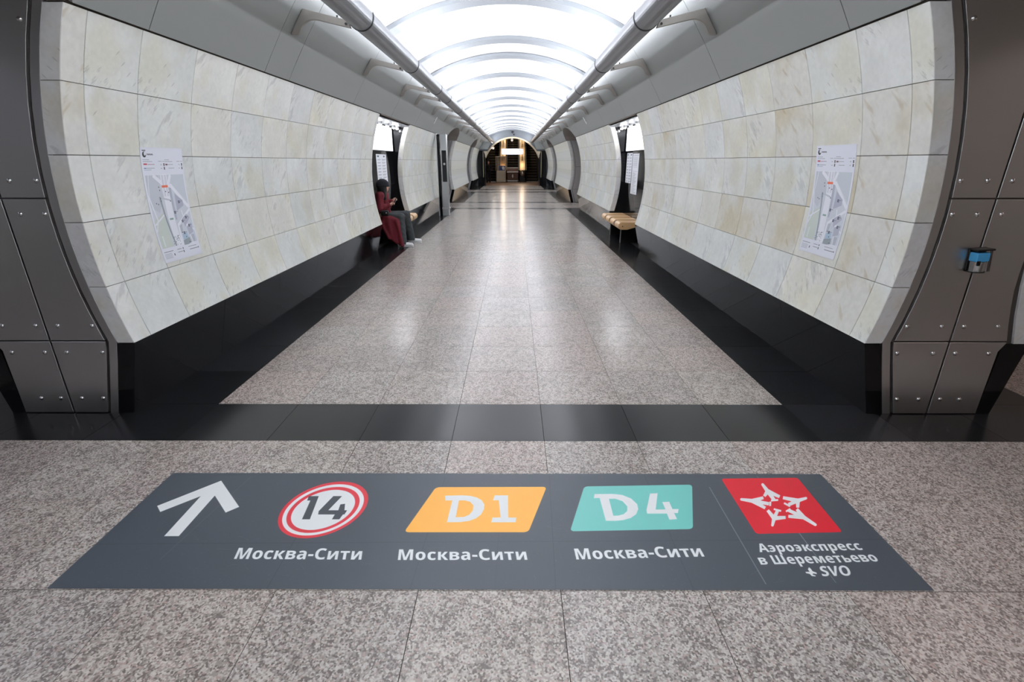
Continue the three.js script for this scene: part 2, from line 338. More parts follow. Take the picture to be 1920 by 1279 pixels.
for (const s of [-1, 1]) {
  const who = s < 0 ? 'beside the seated person' : 'beside the empty bench';
  const near = wallSegment(s, PYLONS[0][0], ALCOVE[0], { lead: true, first: true, endStrip: true, label: 'curved pale marble wall with a street map, riveted steel end, ' + who });
  steelEnd(near, s, PYLONS[0][0], true);
  wallSegment(s, ALCOVE[1], PYLONS[0][1], { lead: true, endStrip: true, label: 'curved grey-white marble wall just beyond the bench ' + (s < 0 ? 'with the person' : 'that stands empty') });
  const w2 = wallSegment(s, PYLONS[1][0], PYLONS[1][1], { lead: true, farRows: true, endStrip: true, label: 'glossy marble pylon beyond the first side passage, ' + (s < 0 ? 'behind the help column' : 'opposite the help column') });
  steelEnd(w2, s, PYLONS[1][0], false);
  const w3 = wallSegment(s, PYLONS[2][0], PYLONS[2][1], { lead: true, farRows: true, label: 'short marble pylon next to the escalator arch, ' + (s < 0 ? 'by the staff booth' : 'away from the staff booth') });
  steelEnd(w3, s, PYLONS[2][0], false);
  // pylon behind the photographer
  const wb = structure('wall_' + (s < 0 ? 'left' : 'right'), 'plain pylon standing behind the photographer, ' + who);
  part('wall_core', sided(prism(pylonOutline(), -6.8, -0.15), s), marbleMats[3], wb);
}

// ---------------------------------------------------------------- seat niches in the walls
function niche(s) {
  const w = structure('wall_' + (s < 0 ? 'left' : 'right'), 'black stone back wall of the seat niche ' + (s < 0 ? 'behind the seated person' : 'behind the empty bench'));
  const [a, b] = ALCOVE, BX = 2.83;
  const core = [[BX, 0], [BX, 2.47], [corniceX(2.56) + 0.02, 2.5], [corniceX(2.56) + 0.03, 2.56], [corniceX(CORNICE_TOP) + 0.03, CORNICE_TOP], [1.95, 3.6], [4.1, 3.6], [3.9, 2.6], [3.45, 2.4], [3.45, 0]];
  part('niche_core', sided(prism(core, a, b), s), jointMat, w);
  // polished back slabs, two high and two wide, with open joints
  const zs = [a + 0.002, (a + b) / 2, b - 0.002], hs = [0.0, 0.47, 1.2, 1.9, 2.46];
  for (let i = 0; i < 2; i++) for (let j = 0; j < 4; j++) part('back_slab', sided(boxTo(BX - 0.02, BX, hs[j] + 0.002, hs[j + 1] - 0.002, zs[i] + 0.002, zs[i + 1] - 0.002), s), plinthMat, w);
  const hr = range(0, 2.46, 14), ret = [...hr.map((h) => [outerX(h) + 0.002, h]), [BX - 0.02, 2.46], [BX - 0.02, 0]];
  for (const d of [a, b]) part('return_slab', sided(prism(ret, d === a ? a : b - 0.012, d === a ? a + 0.012 : b), s), plinthMat, w);
  part('niche_ceiling', sided(boxTo(2.37, BX, 2.462, 2.48, a, b), s), std({ color: 0x55575c, roughness: 0.4, metalness: 0.4 }), w);
}
[-1, 1].forEach(niche);

// ---------------------------------------------------------------- cornice of pressed metal panels
const joints = [-6.8, -3.5, -0.8, 1.5, 3.78, 5.95, 8.22, 10.65, 13.1, 15.5, 17.9, 20.9, 23.3, 25.7, 28.2, 31.5, 34, 36, 38];
const PASSAGES = [[-0.15, 3.135], [19.3, 22.5], [30, 33]];
const archRise = (d) => { let r = 0; for (const [a, b] of PASSAGES) if (d > a && d < b) { const t = (2 * d - a - b) / (b - a); r = Math.max(r, 0.4 * Math.pow(1 - t * t, 0.5)); } return r; };
function cornice(s) {
  const t = structure('trim_' + (s < 0 ? 1 : 2), 'sloping grey metal cornice above the marble ' + (s < 0 ? 'on the seated person\'s side' : 'on the empty bench side'), 'cornice');
  const js = joints.slice(); if (s < 0) js.splice(5, 0, 5.4);
  for (let i = 0; i + 1 < js.length; i++) {
    const d0 = js[i] + 0.004, d1 = js[i + 1] - 0.004, N = Math.max(1, Math.ceil((d1 - d0) / 0.12)), M = 6, pos = [], idx = [];
    const pt = (d, k, back) => { const lo = 2.522 + archRise(d), h = lo + (CORNICE_TOP - lo) * (k / M); const bow = 0.014 * Math.sin(Math.PI * (h - 2.52) / (CORNICE_TOP - 2.52)); pos.push(corniceX(h) + bow + back * 0.02, h + back * 0.01, -d); };
    const ds = range(d0, d1, N);
    for (const back of [0, 1]) for (const d of ds) for (let k = 0; k <= M; k++) pt(d, k, back);
    const at = (b, i2, k) => b * (N + 1) * (M + 1) + i2 * (M + 1) + k;
    for (let a = 0; a < N; a++) for (let k = 0; k < M; k++) { idx.push(at(0, a, k), at(0, a, k + 1), at(0, a + 1, k + 1), at(0, a, k), at(0, a + 1, k + 1), at(0, a + 1, k)); idx.push(at(1, a, k), at(1, a + 1, k + 1), at(1, a, k + 1), at(1, a, k), at(1, a + 1, k), at(1, a + 1, k + 1)); }
    for (let a = 0; a < N; a++) idx.push(at(0, a, 0), at(0, a + 1, 0), at(1, a + 1, 0), at(0, a, 0), at(1, a + 1, 0), at(1, a, 0));
    for (const a of [0, N]) for (let k = 0; k < M; k++) idx.push(at(0, a, k), at(1, a, k + 1), at(0, a, k + 1), at(0, a, k), at(1, a, k), at(1, a, k + 1));
    const g = new THREE.BufferGeometry(); g.setAttribute('position', new THREE.Float32BufferAttribute(pos, 3)); g.setIndex(idx);
    const n = g.toNonIndexed(); n.computeVertexNormals();
    part('cornice_panel', sided(n, s), corniceMat, t);
  }
  // arched soffits over the side passages, running out to the platforms
  for (const [a, b] of PASSAGES) {
    const pos = [], idx = [], ds = range(a, b, 24), xs = [0, 1];
    for (const d of ds) for (const k of xs) { const h = 2.522 + archRise(d); pos.push(k ? 4.1 : corniceX(h) + 0.004, h, -d); }
    for (let i = 0; i < 24; i++) { const p = i * 2; idx.push(p, p + 2, p + 3, p, p + 3, p + 1); }
    for (const d of ds) pos.push(4.1, 3.6, -d, 1.95, 3.6, -d);
    for (let i = 0; i < 24; i++) { const p = i * 2 + 1, q = 50 + i * 2; idx.push(p, p + 2, q + 2, p, q + 2, q); }
    const g = new THREE.BufferGeometry(); g.setAttribute('position', new THREE.Float32BufferAttribute(pos, 3)); g.setIndex(idx);
    const n = g.toNonIndexed(); n.computeVertexNormals(); part('passage_soffit', sided(n, s), soffitMat, t);
  }
  part('end_panel', sided(prism([[2.34, 2.5], [1.82, 3.26], [1.5, 3.0], [1.72, 2.5]], 37.3, 37.4), s), corniceMat, t);
}
[-1, 1].forEach(cornice);

// ---------------------------------------------------------------- vault of white panels between ribs
const ribDepths = [-6.6, -4.2, -1.75, 0.7, 3.15, 5.6, 8.05, 10.5, 12.0, 14.45, 17.0, 19.5, 22, 24.4, 26.9, 29.3, 31.8, 34.2, 36.2, 38.1];
const VR = 3.6, VC = 3.8 - VR;
{
  const c = structure('ceiling', 'white luminous barrel vault of curved panels between arched ribs', 'ceiling');
  const A = Math.asin(1.9 / (VR + 0.02));
  for (let i = 0; i + 1 < ribDepths.length; i++) {
    const d0 = ribDepths[i], d1 = ribDepths[i + 1], N = 28, M = 10, pos = [], idx = [];
    for (let a = 0; a <= N; a++) for (let k = 0; k <= M; k++) { const f = k / M, R = VR + 0.025 + 0.1 * Math.pow(4 * f * (1 - f), 0.6), t = -A + (2 * A * a) / N; pos.push(R * Math.sin(t), VC + R * Math.cos(t), -(d0 + (d1 - d0) * f)); }
    for (let a = 0; a < N; a++) for (let k = 0; k < M; k++) { const p = a * (M + 1) + k; idx.push(p, p + 1, p + M + 2, p, p + M + 2, p + M + 1); }
    const g = new THREE.BufferGeometry(); g.setAttribute('position', new THREE.Float32BufferAttribute(pos, 3)); g.setIndex(idx); g.computeVertexNormals();
    part('vault_panel', g, vaultMat, c);
  }
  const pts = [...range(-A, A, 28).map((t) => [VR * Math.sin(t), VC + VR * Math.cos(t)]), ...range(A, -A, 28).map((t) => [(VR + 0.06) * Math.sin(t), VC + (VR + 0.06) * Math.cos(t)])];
  const rib_shade_band = prism(pts, -0.17, 0.17, 0.006);  // band wider than a rib, standing in for shade where panels curve
  for (const d of ribDepths) part('rib_shade_band', rib_shade_band, ribShadeMat, c, 0, 0, -d);
}

// ---------------------------------------------------------------- light troughs and their brackets
const TX = 1.4, TY = 3.035, TR = 0.126;
function troughProfile(r0, r1, a0, a1) { // angles in degrees from outward (+x), through the bottom
  const o = range(a0, a1, 22).map((a) => [TX + r1 * Math.cos(a * Math.PI / 180), TY + r1 * Math.sin(a * Math.PI / 180)]);
  const i = range(a1, a0, 22).map((a) => [TX + r0 * Math.cos(a * Math.PI / 180), TY + r0 * Math.sin(a * Math.PI / 180)]);
  return [...o, ...i];
}
for (const s of [-1, 1]) {
  const t = thing('light_trough', 'long grey half-round light trough ' + (s < 0 ? 'on the same side as the seated person' : 'on the same side as the empty bench'), 'light fitting');
  for (let i = 0; i + 1 < ribDepths.length; i++) part('trough_section', sided(prism(troughProfile(TR - 0.008, TR, -192, 4), ribDepths[i] + 0.003, Math.min(ribDepths[i + 1], 37.8) - 0.003), s), troughMat, t);
  part('lamp_strip', boxTo(s * TX - 0.075, s * TX + 0.075, 2.965, 2.98, -5.7, 37.6), glow(0xf4f7ff, 2.5), t);
}
const bracketPlace = (d) => (d < 6 ? 'just past the street map' : d < 9 ? 'shortly before the seat niche' : d < 11 ? 'over the open end of the niche' : d < 13 ? 'over the lit sign\'s far end' : d < 15 ? 'beside the short white rod' : d < 18 ? 'level with the help column' : d < 20 ? 'where the first passage begins' : d < 23 ? 'where the first passage ends' : d < 31 ? 'over the second marble pylon' : d < 33 ? 'over the second passage' : 'over the last pylon');
const bracketDepths = [5.6, 8.05, 10.5, 12.0, 14.45, 17.0, 19.5, 22, 24.4, 26.9, 29.3, 31.8, 34.2, 36.2];
{
  const sh = new THREE.Shape();
  sh.moveTo(corniceX(2.875) + 0.004, 2.875); sh.lineTo(corniceX(3.095) + 0.004, 3.095); sh.lineTo(1.526, 2.998); sh.lineTo(1.502, 2.93);
  sh.lineTo(1.80, 2.995); sh.quadraticCurveTo(1.945, 3.03, 2.005, 2.905); sh.quadraticCurveTo(2.03, 2.86, corniceX(2.875) + 0.004, 2.875);
  const arm = new THREE.ExtrudeGeometry(sh, { depth: 0.032, bevelEnabled: true, bevelSize: 0.003, bevelThickness: 0.003, bevelOffset: -0.003, bevelSegments: 1, curveSegments: 8 }).translate(0, 0, -0.016);
  const strap = prism(troughProfile(TR + 0.0005, TR + 0.006, -196, 6), -0.011, 0.011);
  const bolt = new THREE.CylinderGeometry(0.012, 0.012, 0.05, 10).rotateX(Math.PI / 2);
  const pin = new THREE.CylinderGeometry(0.008, 0.008, 0.03, 8);
  for (const s of [-1, 1]) for (const d of bracketDepths) {
    const b = thing('trough_bracket', 'steel knee bracket ' + bracketPlace(d) + (s < 0 ? ', seated person\'s side' : ', empty bench side'), 'bracket', [0, 0, -d], { group: 'trough brackets ' + (s < 0 ? 'over the wall of the seated person' : 'over the wall of the empty bench') });
    part('arm', sided(arm, s), bracketMat, b); part('clamp_strap', sided(strap, s), strapMat, b);
    part('bolt', bolt, strapMat, b, s * 1.545, 2.965, 0); part('pin', pin, strapMat, b, s * 1.63, 3.027, 0);
  }
}
// short white rods fixed to the cornices
for (const s of [-1, 1]) {
  const r = thing('guide_rod', 'short white rod fixed on the cornice ' + (s < 0 ? 'above the help column side' : 'opposite the help column side'), 'rod', [s * 2.13, 2.79, -15.3]);
  const c = new THREE.CapsuleGeometry(0.012, 0.19, 4, 8); const m = part('rod', c, whitePaint, r); m.rotation.z = s * 0.59;
  part('clip', box(0.02, 0.03, 0.03, s * 0.02, -0.005, 0), bracketMat, r);
}

// ---------------------------------------------------------------- floor sign (printed vinyl)
{
  const W = 2048, HH = 448, X0 = -1.875, X1 = 1.875, DF = 2.405, DN = 1.585;
  const k = W / (X1 - X0);
  const P = (px, py) => { const [x, d] = toFloor(px, py); return [(x - X0) * k, ((DF - d) / (DF - DN)) * HH]; };
  const tex = canvasTexture(W, HH, (c) => {
    c.fillStyle = '#40464d'; c.fillRect(0, 0, W, HH);
    // scuffed vinyl: fine scratches and lighter patches
    let q = 99; const rr = () => { q = (q * 1664525 + 1013904223) >>> 0; return q / 4294967296; };
    for (let i = 0; i < 2600; i++) { const l = rr() < 0.5; c.fillStyle = l ? 'rgba(150,158,164,0.10)' : 'rgba(30,34,40,0.10)'; c.fillRect(rr() * W, rr() * HH, 1 + rr() * 3, 1 + rr() * 2); }
    for (let i = 0; i < 60; i++) { c.strokeStyle = 'rgba(160,166,172,0.12)'; c.lineWidth = 1; c.beginPath(); const x = rr() * W, y = rr() * HH; c.moveTo(x, y); c.lineTo(x + (rr() - 0.5) * 90, y + (rr() - 0.5) * 40); c.stroke(); }
    const poly = (pts, fill) => { c.fillStyle = fill; c.beginPath(); pts.forEach(([x, y], i) => { const [u, v] = P(x, y); i ? c.lineTo(u, v) : c.moveTo(u, v); }); c.closePath(); c.fill(); };
    const roundPoly = (pts, fill, r) => { c.fillStyle = fill; c.beginPath(); const p = pts.map(([x, y]) => P(x, y)), n = p.length; for (let i = 0; i < n; i++) { const a = p[(i + n - 1) % n], b = p[i], d = p[(i + 1) % n]; const la = Math.hypot(a[0] - b[0], a[1] - b[1]), ld = Math.hypot(d[0] - b[0], d[1] - b[1]); const s = [b[0] + ((a[0] - b[0]) * r) / la, b[1] + ((a[1] - b[1]) * r) / la], e = [b[0] + ((d[0] - b[0]) * r) / ld, b[1] + ((d[1] - b[1]) * r) / ld]; i ? c.lineTo(...s) : c.moveTo(...s); c.quadraticCurveTo(b[0], b[1], ...e); } c.closePath(); c.fill(); };
    const A1 = (x, y) => [270 + x / 4.3636, 880 + y / 4.3636], A2 = (x, y) => [700 + x / 3, 870 + y / 3], A3 = (x, y) => [1260 + x / 3.84, 850 + y / 3.84];
    const WHITE = '#e9ebea';
    // slab joints of the floor pressed through the film, worn paler on one side
    const seam = (a, b, col, w) => { c.strokeStyle = col; c.lineWidth = w; c.beginPath(); c.moveTo(...P(...a)); c.lineTo(...P(...b)); c.stroke(); };
    seam([150, 1021], [1665, 1012], 'rgba(44,48,54,0.65)', 1.6);
    seam(A3(268, 245), A3(676, 945), 'rgba(170,176,180,0.5)', 2.2); seam(A3(610, 165), A3(1180, 935), 'rgba(170,176,180,0.4)', 2);
    seam(A3(640, 200), A3(1000, 690), 'rgba(200,200,200,0.25)', 2);
    for (const [a, b] of [[[1030, 893], [1042, 1108]], [[835, 895], [768, 1108]], [[1208, 891], [1300, 1105]], [[560, 1000], [500, 1105]]]) seam(a, b, 'rgba(40,44,50,0.5)', 1.6);
    seam([470, 895], [300, 1050], 'rgba(120,126,130,0.35)', 1.5); seam([935, 1000], [928, 1108], 'rgba(40,44,50,0.35)', 1.2);
    // arrow
    poly([[632, 95], [780, 310], [668, 357], [580, 218], [285, 550], [165, 550], [465, 222], [133, 352], [108, 302]].map(([x, y]) => A1(x, y)), WHITE);
    // line number in rings
    for (const [f, col] of [[1, '#c92f3a'], [0.905, WHITE], [0.81, '#c92f3a'], [0.71, WHITE]]) poly(range(0, 2 * Math.PI, 72).map((t) => A1(1465 + f * 370 * Math.cos(t), 335 - f * 95 * Math.cos(t) + f * 211.7 * Math.sin(t))), col);
    poly([[1335, 258], [1350, 222], [1430, 222], [1357, 412], [1293, 412], [1362, 258]].map(([x, y]) => A1(x, y)), '#3b4046');
    // the 4 as an outline with an open notch
    poly([[1550, 222], [1620, 222], [1508, 338], [1590, 338], [1607, 290], [1645, 285], [1640, 338], [1662, 338], [1640, 372], [1628, 372], [1598, 412], [1538, 412], [1562, 372], [1425, 372], [1430, 345]].map(([x, y]) => A1(x, y)), '#3b4046');
    // words under the symbols
    const word = (text, bl, br, cap, shear) => { // baseline ends in photo pixels, cap height and lean in photo pixels
      const a = P(...bl), b = P(...br), t = P(bl[0] + shear, bl[1] - cap); c.save(); c.font = '600 100px sans-serif'; const w = c.measureText(text).width, ch = 71.4;
      c.setTransform((b[0] - a[0]) / w, (b[1] - a[1]) / w, -(t[0] - a[0]) / ch, -(t[1] - a[1]) / ch, a[0], a[1]); c.fillStyle = '#e3e6e6'; c.font = 'bold 100px sans-serif'; const w2 = c.measureText(text).width; c.scale(w / w2, 1); c.fillText(text, 0, 0); c.restore();
    };
    word('Москва-Сити', A1(722, 735), A1(1790, 742), 20.5, 9.5);
    word('Москва-Сити', A2(128, 542), A2(876, 541), 19.8, 2.5);
    word('Москва-Сити', A2(1132, 539), A2(1872, 522), 20.2, -4.5);
    word('Аэроэкспресс', A3(632, 714), A3(1380, 697), 15.8, -7.5);
    word('в Шереметьево', A3(632, 804), A3(1497, 780), 16.6, -9);
    word('SVO', A3(1078, 887), A3(1302, 882), 18.5, -7);
    // small aeroplane before SVO
    poly([[985, 822], [1000, 835], [1012, 852], [1040, 862], [1043, 872], [1016, 868], [1012, 876], [1035, 884], [1032, 889], [1005, 886], [992, 872], [965, 866], [960, 856], [990, 856], [978, 838]].map(([x, y]) => A3(x, y)), '#e3e6e6');
    // D1 on orange
    roundPoly([[352, 132], [975, 130], [872, 386], [172, 386]].map(([x, y]) => A2(x, y)), '#f0ab44', 14);
    const D = (map, fill) => { poly(map, WHITE); };
    const dOuter = [[403, 180], [500, 178], [545, 181], [582, 190], [610, 206], [625, 230], [622, 258], [606, 286], [578, 308], [540, 322], [490, 329], [414, 330], [444, 207], [405, 207]];
    const dInner = [[482, 207], [515, 207], [545, 215], [563, 236], [560, 262], [540, 287], [508, 300], [464, 301]];
    poly(dOuter.map(([x, y]) => A2(x, y)), WHITE); poly(dInner.map(([x, y]) => A2(x, y)), '#f0ab44');
    poly([[682, 178], [757, 178], [759, 303], [805, 303], [801, 330], [663, 330], [670, 303], [716, 303], [706, 206], [674, 206]].map(([x, y]) => A2(x, y)), WHITE);
    // D4 on teal
    roundPoly([[1186, 128], [1793, 118], [1798, 368], [1106, 381]].map(([x, y]) => A2(x, y)), '#69b7ae', 14);
    poly([[1244, 171], [1345, 170], [1400, 176], [1450, 196], [1484, 228], [1490, 256], [1478, 285], [1448, 306], [1405, 318], [1360, 322], [1308, 322], [1273, 193], [1240, 194]].map(([x, y]) => A2(x, y)), WHITE);
    poly([[1325, 198], [1362, 198], [1402, 212], [1428, 240], [1428, 266], [1408, 284], [1378, 292], [1350, 293]].map(([x, y]) => A2(x, y)), '#69b7ae');
    poly([[1556, 168], [1599, 166], [1588, 258], [1643, 257], [1625, 216], [1664, 214], [1682, 255], [1717, 255], [1713, 278], [1692, 278], [1708, 312], [1665, 315], [1651, 281], [1540, 281], [1536, 262]].map(([x, y]) => A2(x, y)), WHITE);
    // emblem: five aeroplanes forming a star on red
    roundPoly([[353, 185], [903, 178], [1228, 570], [605, 583]].map(([x, y]) => A3(x, y)), '#cc1428', 10);
    const stroke = (a, b, w0, w1, cap) => { const dx = b[0] - a[0], dy = b[1] - a[1], l = Math.hypot(dx, dy), nx = -dy / l, ny = dx / l; poly([[a[0] + nx * w0, a[1] + ny * w0], [b[0] + nx * w1, b[1] + ny * w1], [b[0] - nx * w1, b[1] - ny * w1], [a[0] - nx * w0, a[1] - ny * w0]].map(([x, y]) => A3(x, y)), WHITE); if (cap) poly(range(0, 2 * Math.PI, 20).map((t) => A3(a[0] + w0 * Math.cos(t), a[1] + w0 * Math.sin(t))), WHITE); };
    const plane = (nose, fork, tail, wl, wr, tl, tr) => { stroke(nose, fork, 10, 15, true); stroke(fork, tail, 15, 12); stroke(fork, wl, 16, 11); stroke(fork, wr, 16, 11); stroke(tl, tr, 7, 7); };
    plane([652, 227], [688, 275], [735, 338], [664, 312], [775, 315], [712, 343], [764, 338]);
    plane([963, 326], [905, 343], [838, 372], [798, 322], [905, 394], [806, 360], [850, 384]);
    plane([1032, 517], [945, 462], [838, 412], [836, 456], [898, 404], [820, 422], [852, 402]);
    plane([723, 520], [735, 470], [760, 414], [688, 412], [818, 464], [732, 404], [786, 418]);
    plane([500, 334], [580, 345], [698, 366], [658, 322], [672, 396], [708, 350], [706, 382]);
    // nibbled far edge
    for (let i = 0; i < 26; i++) { c.fillStyle = '#6a625d'; c.fillRect(1010 + rr() * 190, 0, 3 + rr() * 8, 1 + rr() * 4); }
  });
  const m = std({ map: tex, roughness: 0.42 });
  const g = new THREE.BoxGeometry(X1 - X0, 0.001, DF - DN), plain = std({ color: 0x4d5359, roughness: 0.5 });
  const t = thing('floor_sign', 'dark grey printed floor sign with arrow and line symbols stuck on granite', 'sign', [0, 0, -(DF + DN) / 2]);
  part('film_base', g, plain, t, 0, 0.0008, 0);
  part('printed_face', new THREE.PlaneGeometry(X1 - X0, DF - DN).rotateX(-Math.PI / 2), m, t, 0, 0.0017, 0);
}

// ---------------------------------------------------------------- street maps on the marble
function mapPoster(s, d0, d1, h0, h1) {
  const tex = canvasTexture(560, 1000, (c, W, H) => {
    let q = 5; const rr = () => { q = (q * 1664525 + 1013904223) >>> 0; return q / 4294967296; };
    c.fillStyle = '#e6e8f2'; c.fillRect(0, 0, W, H);
    c.fillStyle = '#23262c'; c.fillRect(22, 22, 44, 7); c.beginPath(); c.arc(46, 58, 24, 0, 7); c.fill(); c.fillStyle = '#e6e8f2'; c.beginPath(); c.arc(54, 52, 15, 0, 7); c.fill(); c.fillStyle = '#23262c'; c.fillRect(26, 48, 18, 24);
    c.fillStyle = '#3b3f45'; for (let i = 0; i < 9; i++) c.fillRect(80 + i * 8.5, 50 + (i % 3), 6, 12);
    const line = (x, y, w, col, t = 4) => { c.fillStyle = col; for (let u = x; u < x + w; u += 9) c.fillRect(u, y, 7, t); };
    line(20, 100, 80, '#777c85'); line(20, 114, 110, '#777c85'); line(300, 100, 60, '#777c85'); line(300, 114, 100, '#777c85'); line(215, 112, 40, '#777c85'); line(270, 112, 26, '#777c85'); line(470, 112, 40, '#777c85'); line(525, 112, 22, '#777c85');
    c.fillStyle = '#b8434f'; c.fillRect(24, 132, 44, 12); line(74, 138, 84, '#8a5a62', 5); c.fillStyle = '#6f8fae'; c.fillRect(24, 168, 30, 9); line(60, 170, 96, '#7c8189', 5); line(24, 184, 90, '#7c93ae', 4);
    c.fillStyle = '#6a4a52'; c.fillRect(306, 136, 30, 13); line(342, 140, 72, '#8a8f96', 5); line(345, 172, 80, '#8a8f96', 5);
    c.fillStyle = '#1e2126'; for (const [x, y] of [[280, 130], [280, 162], [532, 130], [532, 162]]) c.fillRect(x, y, 13, 24);
    line(240, 140, 10, '#8a8f96', 6); line(240, 172, 10, '#8a8f96', 6); line(492, 140, 10, '#8a8f96', 6); line(492, 172, 10, '#8a8f96', 6);
    // map field
    c.fillStyle = '#cfd4dd'; c.fillRect(22, 232, W - 40, 640);
    const poly = (p, col) => { c.fillStyle = col; c.beginPath(); p.forEach(([x, y], i) => (i ? c.lineTo(x, y) : c.moveTo(x, y))); c.closePath(); c.fill(); };
    const road = (p, col, w) => { c.strokeStyle = col; c.lineWidth = w; c.lineJoin = 'round'; c.beginPath(); p.forEach(([x, y], i) => (i ? c.lineTo(x, y) : c.moveTo(x, y))); c.stroke(); };
    poly([[22, 620], [170, 560], [180, 872], [22, 872]], '#c8d0c9'); poly([[22, 232], [180, 232], [210, 420], [120, 560], [22, 500]], '#c2c7d0'); poly([[340, 232], [540, 232], [540, 480], [360, 330]], '#c9d0d8');
    road([[256, 225], [262, 420], [256, 640], [270, 880]], '#eceef6', 86); road([[120, 232], [260, 330], [340, 330], [545, 540]], '#eceef6', 34); road([[350, 232], [300, 330]], '#eceef6', 30); road([[545, 560], [330, 690], [320, 880]], '#eceef6', 24); road([[22, 400], [70, 620], [22, 720]], '#e9ecf4', 14); road([[22, 660], [190, 570]], '#e9ecf4', 14); road([[60, 232], [30, 400]], '#e9ecf4', 8); road([[400, 660], [545, 760]], '#eceef6', 14); road([[420, 560], [480, 880]], '#eceef6', 12);
    road([[70, 760], [70, 860]], '#dfe4e4', 18);
    poly([[300, 340], [335, 350], [335, 640], [310, 640]], '#aeb2c2'); poly([[370, 400], [470, 470], [470, 520], [360, 560]], '#adb0c0'); poly([[400, 640], [480, 600], [520, 640], [420, 720]], '#b5b6c6'); poly([[440, 720], [520, 690], [520, 780], [450, 800]], '#b2b5c4'); poly([[340, 700], [380, 690], [370, 760], [340, 770]], '#b3b7c4'); poly([[350, 780], [420, 770], [430, 830], [350, 850]], '#a9bfd2'); poly([[340, 840], [440, 820], [450, 872], [330, 900]], '#8f979e'); poly([[470, 800], [520, 800], [515, 872], [480, 872]], '#b4b7c4');
    for (let i = 0; i < 5; i++) road([[150 + i * 6, 420], [176 + i * 5, 640], [210 + i * 4, 872]], i === 2 ? '#646b70' : '#98a1a6', i === 2 ? 7 : 3);
    for (const x of [232, 244, 270, 284]) road([[x, 232], [x + 2, 420]], '#a6a4b4', 4);
    poly([[214, 322], [296, 322], [296, 342], [214, 342]], '#dc6a4c'); poly([[180, 424], [300, 452], [296, 466], [178, 438]], '#bfc4cd'); poly([[230, 618], [282, 618], [282, 634], [230, 634]], '#7f9a94');
    for (const [x, y] of [[166, 330], [172, 358], [248, 372], [288, 382], [160, 430], [162, 452], [290, 460], [96, 470], [120, 478], [352, 760], [392, 806], [420, 860]]) { c.fillStyle = '#3d4248'; c.fillRect(x, y, 11, 11); }
    for (const [x, y] of [[400, 470], [314, 560], [452, 620], [390, 650], [470, 700], [372, 760]]) { c.fillStyle = '#33374a'; c.fillRect(x, y, 24, 24); c.fillStyle = '#9a9fb4'; c.fillRect(x + 8, y + 8, 8, 8); line(x + 28, y + 4, 24, '#6c7084', 6); }
    for (let i = 0; i < 70; i++) { c.fillStyle = rr() < 0.5 ? '#868d93' : '#5a6066'; c.fillRect(190 + rr() * 100, 780 + rr() * 90, 3 + rr() * 7, 2 + rr() * 5); }
    for (let i = 0; i < 60; i++) { c.fillStyle = '#8d949a'; c.fillRect(340 + rr() * 100, 830 + rr() * 60, 2 + rr() * 5, 2 + rr() * 4); }
    c.fillStyle = '#e6e8f2'; c.fillRect(0, 884, W, H - 884);
    line(26, 904, 120, '#5c6168', 6); for (let i = 0; i < 5; i++) line(26, 924 + i * 10, 96, '#9aa0a8', 4); line(210, 904, 60, '#6c7178', 6); line(210, 930, 70, '#6c7178', 6); line(380, 904, 120, '#6c7178', 5); line(390, 930, 120, '#5c6168', 7);
    c.fillStyle = '#363a42'; c.fillRect(150, 934, 12, 20); c.fillRect(290, 900, 12, 14); c.fillRect(290, 926, 12, 20); c.fillRect(520, 926, 12, 12);
  });
  const N = 14, pos = [], uv = [], idx = [], T = 0.0035, hs = range(h0, h1, N);
  for (const off of [T, 0.0006]) for (let i = 0; i <= N; i++) for (let k = 0; k < 2; k++) { pos.push(wallX(hs[i]) - off, hs[i], -(k ? d1 : d0)); uv.push(s > 0 ? 1 - k : k, i / N); }
  const at = (l, i, k) => l * (N + 1) * 2 + i * 2 + k;
  for (let i = 0; i < N; i++) { idx.push(at(0, i, 0), at(0, i + 1, 0), at(0, i + 1, 1), at(0, i, 0), at(0, i + 1, 1), at(0, i, 1)); for (const k of [0, 1]) idx.push(at(0, i, k), at(1, i, k), at(1, i + 1, k), at(0, i, k), at(1, i + 1, k), at(0, i + 1, k)); }
  for (const i of [0, N]) idx.push(at(0, i, 0), at(0, i, 1), at(1, i, 1), at(0, i, 0), at(1, i, 1), at(1, i, 0));
  const g = new THREE.BufferGeometry(); g.setAttribute('position', new THREE.Float32BufferAttribute(pos, 3)); g.setAttribute('uv', new THREE.Float32BufferAttribute(uv, 2)); g.setIndex(idx); g.computeVertexNormals();
  const geo = sided(g, s), m = shade(new THREE.Mesh(geo, std({ map: tex, roughness: 0.5 })));
  m.name = numbered('map_poster'); m.userData = { label: 'tall white street map sticker on the marble wall ' + (s < 0 ? 'of the seated person' : 'near the blue taped lock box'), category: 'poster' }; scene.add(m);
}
mapPoster(-1, 3.742, 4.213, 0.962, 1.795);
mapPoster(1, 3.79, 4.28, 0.982, 1.817);

